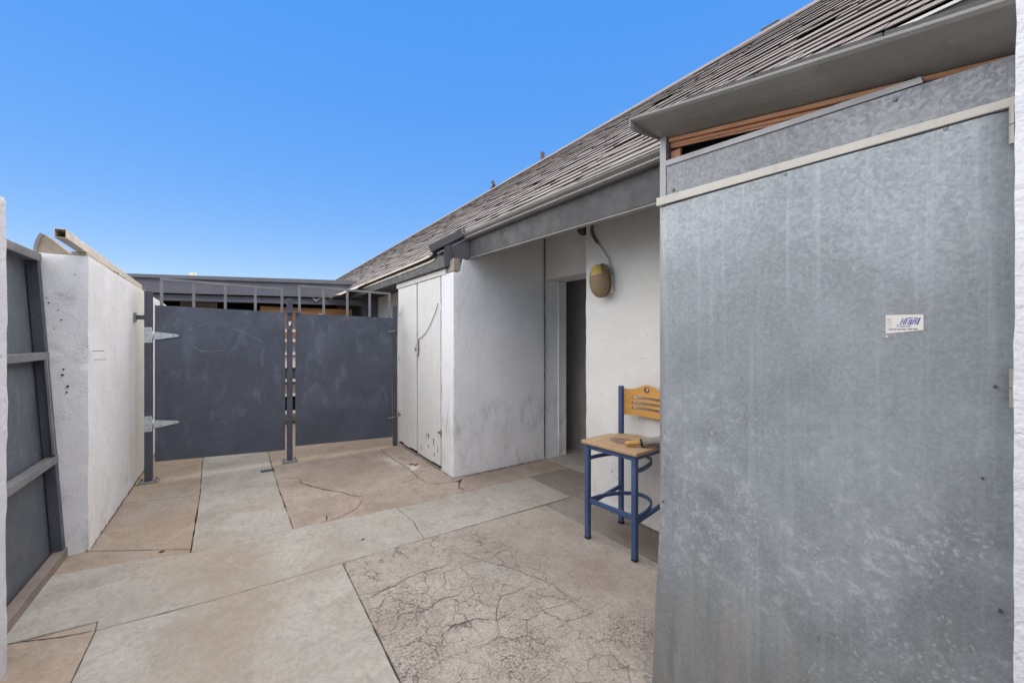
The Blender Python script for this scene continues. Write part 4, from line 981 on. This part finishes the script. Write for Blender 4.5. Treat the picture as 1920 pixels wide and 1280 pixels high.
def words(x, x1, w, h, mi):
    while x < x1:
        L = rr_.uniform(.008, .018); ink(x, x + L, w, w + h, mi); x += L + rr_.choice((.004, .004, .016))
words(.30, .67, .335, .055, 1); words(.09, .56, .175, .06, 2); words(.59, .70, .18, .06, 2); words(.74, .85, .18, .06, 2)
for w in (.80, .73, .60, .47, .31): words(.03, .15, w, .03, 3)
obj('sticker', sg2, ['sticker', 'ink_blue', 'ink_dark', 'ink_red'], door)
obj('tag', G().hexa([df(.703, 1.505, -.001), df(.7075, 1.505, -.001), df(.7075, 1.505, .003), df(.703, 1.505, .003), df(.703, 1.508, -.001), df(.7075, 1.508, -.001), df(.7075, 1.508, .003), df(.703, 1.508, .003)]), 'white', door)
# carcass
obj('side_post', G().box(1.575, 1.60, 1.118, 1.150, 0, 2.405), 'galv_edge', cab, .002)
obj('side_panel', G().box(1.60, 2.15, 1.120, 1.148, 0, 2.40), 'hood', cab)
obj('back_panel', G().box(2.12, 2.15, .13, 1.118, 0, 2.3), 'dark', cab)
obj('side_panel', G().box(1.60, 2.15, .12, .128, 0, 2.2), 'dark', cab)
obj('frame_strip', G().box(1.530, 1.562, .1195, .1315, 0, 2.05), 'galv_edge', cab, .002)
g = G()   # loose galvanised sheet above the door
g.hexa([(1.566, .130, 1.9), (1.566, 1.108, 1.9), (1.572, 1.108, 1.9), (1.572, .130, 1.9), (1.566, .130, 2.186), (1.566, 1.108, 2.256), (1.572, 1.108, 2.256), (1.572, .130, 2.186)])
ls = obj('loose_sheet', g, 'galv_b', cab)
obj('folded_edge', G().hexa([(1.560, .300, 2.200), (1.560, 1.110, 2.252), (1.565, 1.110, 2.252), (1.565, .300, 2.200), (1.560, .305, 2.219), (1.560, 1.112, 2.276), (1.590, 1.112, 2.279), (1.590, .305, 2.222)]), 'galv_edge', ls, .001)
for (y, z) in ((1.077, 2.139), (.36, 2.183)): obj('screw', G().tube([(1.568, y, z), (1.560, y, z)], .006, 8), 'steel_pale', ls)
hz = lambda y: 2.395 - (1.111 - y) * .19
def hb(x0, x1, y0, y1, d0, d1): return fbox(x0, x1, y0, y1, hz(y0) + d0, hz(y1) + d0, hz(y0) + d1, hz(y1) + d1)
wf = obj('wood_frame', hb(1.600, 1.612, .132, 1.114, -.054, -.030), 'wood_red', cab, .003)
obj('frame_bead', hb(1.588, 1.62, .132, 1.116, -.0295, -.012), 'wood_red', wf, .004)
obj('frame_bead', hb(1.594, 1.61, .132, 1.113, -.046, -.040), 'wood_red', wf, .002)
obj('frame_jamb', G().box(1.602, 1.618, 1.066, 1.113, 2.0, hz(1.09) - .064), 'wood_red', wf, .003)
obj('shade_backing', G().box(1.66, 1.67, .135, 1.11, 1.9, 2.40), 'dark', cab)  # added black sheet, paints the shade in the gap behind the wood frame
# flared hood
HP = [(1.600, -.010), (1.575, -.004), (1.50, .012), (1.43, .034), (1.420, .042), (1.420, .050), (1.43, .044), (1.50, .022), (1.60, .012)]
g = G(); secs = [(-.3, 0), (1.150, 0)]
n = len(HP)
for (y, _) in secs: g.v += [Vector((x, y + (.032 if y > 1 else 0) * (1.6 - x) / .18, hz(y) + z)) for x, z in HP]
g.f = [(i, i + n, (i + 1) % n + n, (i + 1) % n) for i in range(n)] + [tuple(range(n)), tuple(range(n, 2 * n))]; g.mi = [0] * len(g.f)
hood = obj('hood', g, 'hood', cab)
obj('hood_end', G().add([(1.42, 1.184, hz(1.15) + .05), (1.418, 1.184, hz(1.15) + .012), (1.44, 1.180, hz(1.15) - .002), (1.60, 1.152, hz(1.15) - .012), (1.60, 1.152, hz(1.15) + .012), (1.50, 1.168, hz(1.15) + .022),
    (1.42, 1.190, hz(1.15) + .05), (1.418, 1.190, hz(1.15) + .012), (1.44, 1.186, hz(1.15) - .002), (1.60, 1.158, hz(1.15) - .012), (1.60, 1.158, hz(1.15) + .012), (1.50, 1.174, hz(1.15) + .022)],
    [(0, 1, 2, 3, 4, 5), (11, 10, 9, 8, 7, 6)] + [(i, (i + 1) % 6, (i + 1) % 6 + 6, i + 6) for i in range(6)]), 'gutter', hood)
# shingled top of the hood, running back to the upper fascia
top = obj('hood_roof', G().add([(1.43, -.3, hz(-.3) + .046), (1.43, 1.15, hz(1.15) + .046), (2.285, 1.15, 2.66), (2.285, -.3, 2.62)], [(0, 1, 2, 3)]), 'deck', cab)
for k in range(7):
    u = k / 7; x = 1.45 + .83 * u
    y = -.25
    while y < .85:
        L = random.uniform(.2, .36); f = lambda xx, yy: (hz(yy) + .05) + (2.62 + .04 * (yy + .3) / 1.45 - hz(yy) - .046) * (xx - 1.43) / .855
        x2 = x + .16
        obj('shingle', G().hexa([(x, y, f(x, y) + .004), (x, y + L * .98, f(x, y + L) + .004), (x2, y + L * .98, f(x2, y + L)), (x2, y, f(x2, y)), (x, y, f(x, y) + .016), (x, y + L * .98, f(x, y + L) + .016), (x2, y + L * .98, f(x2, y + L) + .006), (x2, y, f(x2, y) + .006)]), 'hood_shingle', top)
        y += L

# ================================================================== BUILDING AND CLUTTER BEHIND THE GATE
bb = thing('back_building', (.5, 9.5, 0), 'low slate-grey building with deep fascia across the end of the alley', 'building')
def zlin(x, a, b): return a + (b - a) * (x + 1.5) / 3.3
def sbox(x0, x1, y0, y1, za, zb_, zc, zd):   # za..zb bottom at x=-1.5,1.8 ; zc..zd top
    return G().hexa([(x0, y0, zlin(x0, za, zb_)), (x1, y0, zlin(x1, za, zb_)), (x1, y1, zlin(x1, za, zb_)), (x0, y1, zlin(x0, za, zb_)), (x0, y0, zlin(x0, zc, zd)), (x1, y0, zlin(x1, zc, zd)), (x1, y1, zlin(x1, zc, zd)), (x0, y1, zlin(x0, zc, zd))])
obj('roof_edge', sbox(-9, 2.2, 8.93, 9.6, 2.49, 2.615, 2.545, 2.695), 'back_drip', bb, .004)
obj('roof', sbox(-9, 6, 9.6, 17, 2.49, 2.615, 2.54, 2.69), 'deck', bb)
obj('fascia', sbox(-9, 2.3, 8.97, 9.02, 2.255, 2.34, 2.488, 2.613), 'back_wall', bb, .003)
obj('beam', sbox(-9, 2.3, 9.06, 9.16, 2.14, 2.20, 2.24, 2.32), 'back_drip', bb, .003)
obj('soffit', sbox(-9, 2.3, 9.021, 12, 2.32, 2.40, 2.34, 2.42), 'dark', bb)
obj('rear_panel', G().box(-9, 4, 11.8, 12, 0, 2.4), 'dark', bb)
obj('panel', G().box(-.95, -.30, 11.3, 11.4, 0, 2.3), 'inside', bb)
obj('end_wall', G().box(2.3, 2.62, 9.1, 12, 0, 2.5), 'back_wall', bb)
obj('plywood_sheet', G().box(.42, 2.1, 9.22, 9.24, .9, 2.125), 'plywood', bb, .002)
tag(obj('roof_stub', G().tube([(-.6, 9.3, 2.5), (-.6, 9.3, 2.68)], .05, 10), 'cream', None, smooth=True), 'short cream stub pipe on the far grey roof', 'vent pipe')
rk = thing('shelving_rack', (.55, 8.3, 0), 'rack of pale shelves and rusty boxes seen through the gap between the gates', 'shelving')
for x in (.2, 1.3):
    for y in (8.1, 8.5): obj('rack_post', G().box(x - .02, x + .02, y - .02, y + .02, 0, 1.95), 'white', rk)
for k, z in enumerate((.2, .5, .75, 1.0, 1.22, 1.45, 1.62)): obj('shelf', G().box(.18, 1.32, 8.09, 8.51, z, z + .045), 'white', rk)
for k, (z, h_, m_) in enumerate(((.245, .2, 'dark'), (.545, .17, 'tile'), (.795, .17, 'fascia'), (1.045, .14, 'trim_white'), (1.265, .15, 'gutter'), (1.667, .18, 'rust'))):
    tag(obj('carton', G().box(.3, 1.2, 8.14, 8.42, z, z + h_), m_, None, .01), ['black box low on the rack behind the gates', 'tan box on the second shelf behind the gates', 'dark grey box on the middle shelf behind the gates', 'white box above the middle shelf behind the gates', 'grey box high on the rack behind the gates', 'rusty box on top of the rack behind the gates'][k], 'box')

# ================================================================== SMALL THINGS ON THE GROUND
tag(obj('metal_plate', G().box(.255, .385, 5.39, 5.455, .003, .011), 'steel', None, .002), 'small dark flat metal plate on the ground in front of the middle post', 'plate')
lg = random.Random(11)
for k, (x, y) in enumerate(((1.765, 4.70), (1.78, 4.66), (1.75, 4.74), (1.81, 4.69))):
    g = G(); a0 = lg.uniform(0, 6); pts = [(x + .03 * cos(a0) * u - .012 * sin(a0) * w, y + .03 * sin(a0) * u + .012 * cos(a0) * w, .004 + .010 * abs(w) + .004 * lg.random()) for u, w in ((-1, 0), (0, 1), (1, 0), (0, -1), (0, 0))]
    g.add(pts, [(0, 4, 1), (1, 4, 2), (2, 4, 3), (3, 4, 0)])
    o = tag(obj('dry_leaf', g, 'leaf', None), 'dry brown leaf in the little heap beside the closet doors', 'leaf', 'dry leaves by the closet'); o.modifiers.new('thickness', 'SOLIDIFY').thickness = .001
for k, (px_, py_, r_, lb) in enumerate(((.80, 3.17, .011, 'dark pebble-like lump on the pale walkway strip'), (-.42, 3.79, .011, 'small dark stone beside the left slab joint'))):
    g = G(); g.tube([(px_, py_, .0), (px_, py_, .004), (px_, py_, .008)], [r_, r_ * .8, r_ * .3], 7)
    g.v = [Vector((px_ + (v.x - px_) * 1.6, v.y, v.z)) + Vector((noise.noise(v * 60) * .004, noise.noise(v * 70) * .004, 0)) for v in g.v]
    tag(obj('stone', g, 'dirt', None), lb, 'stone')
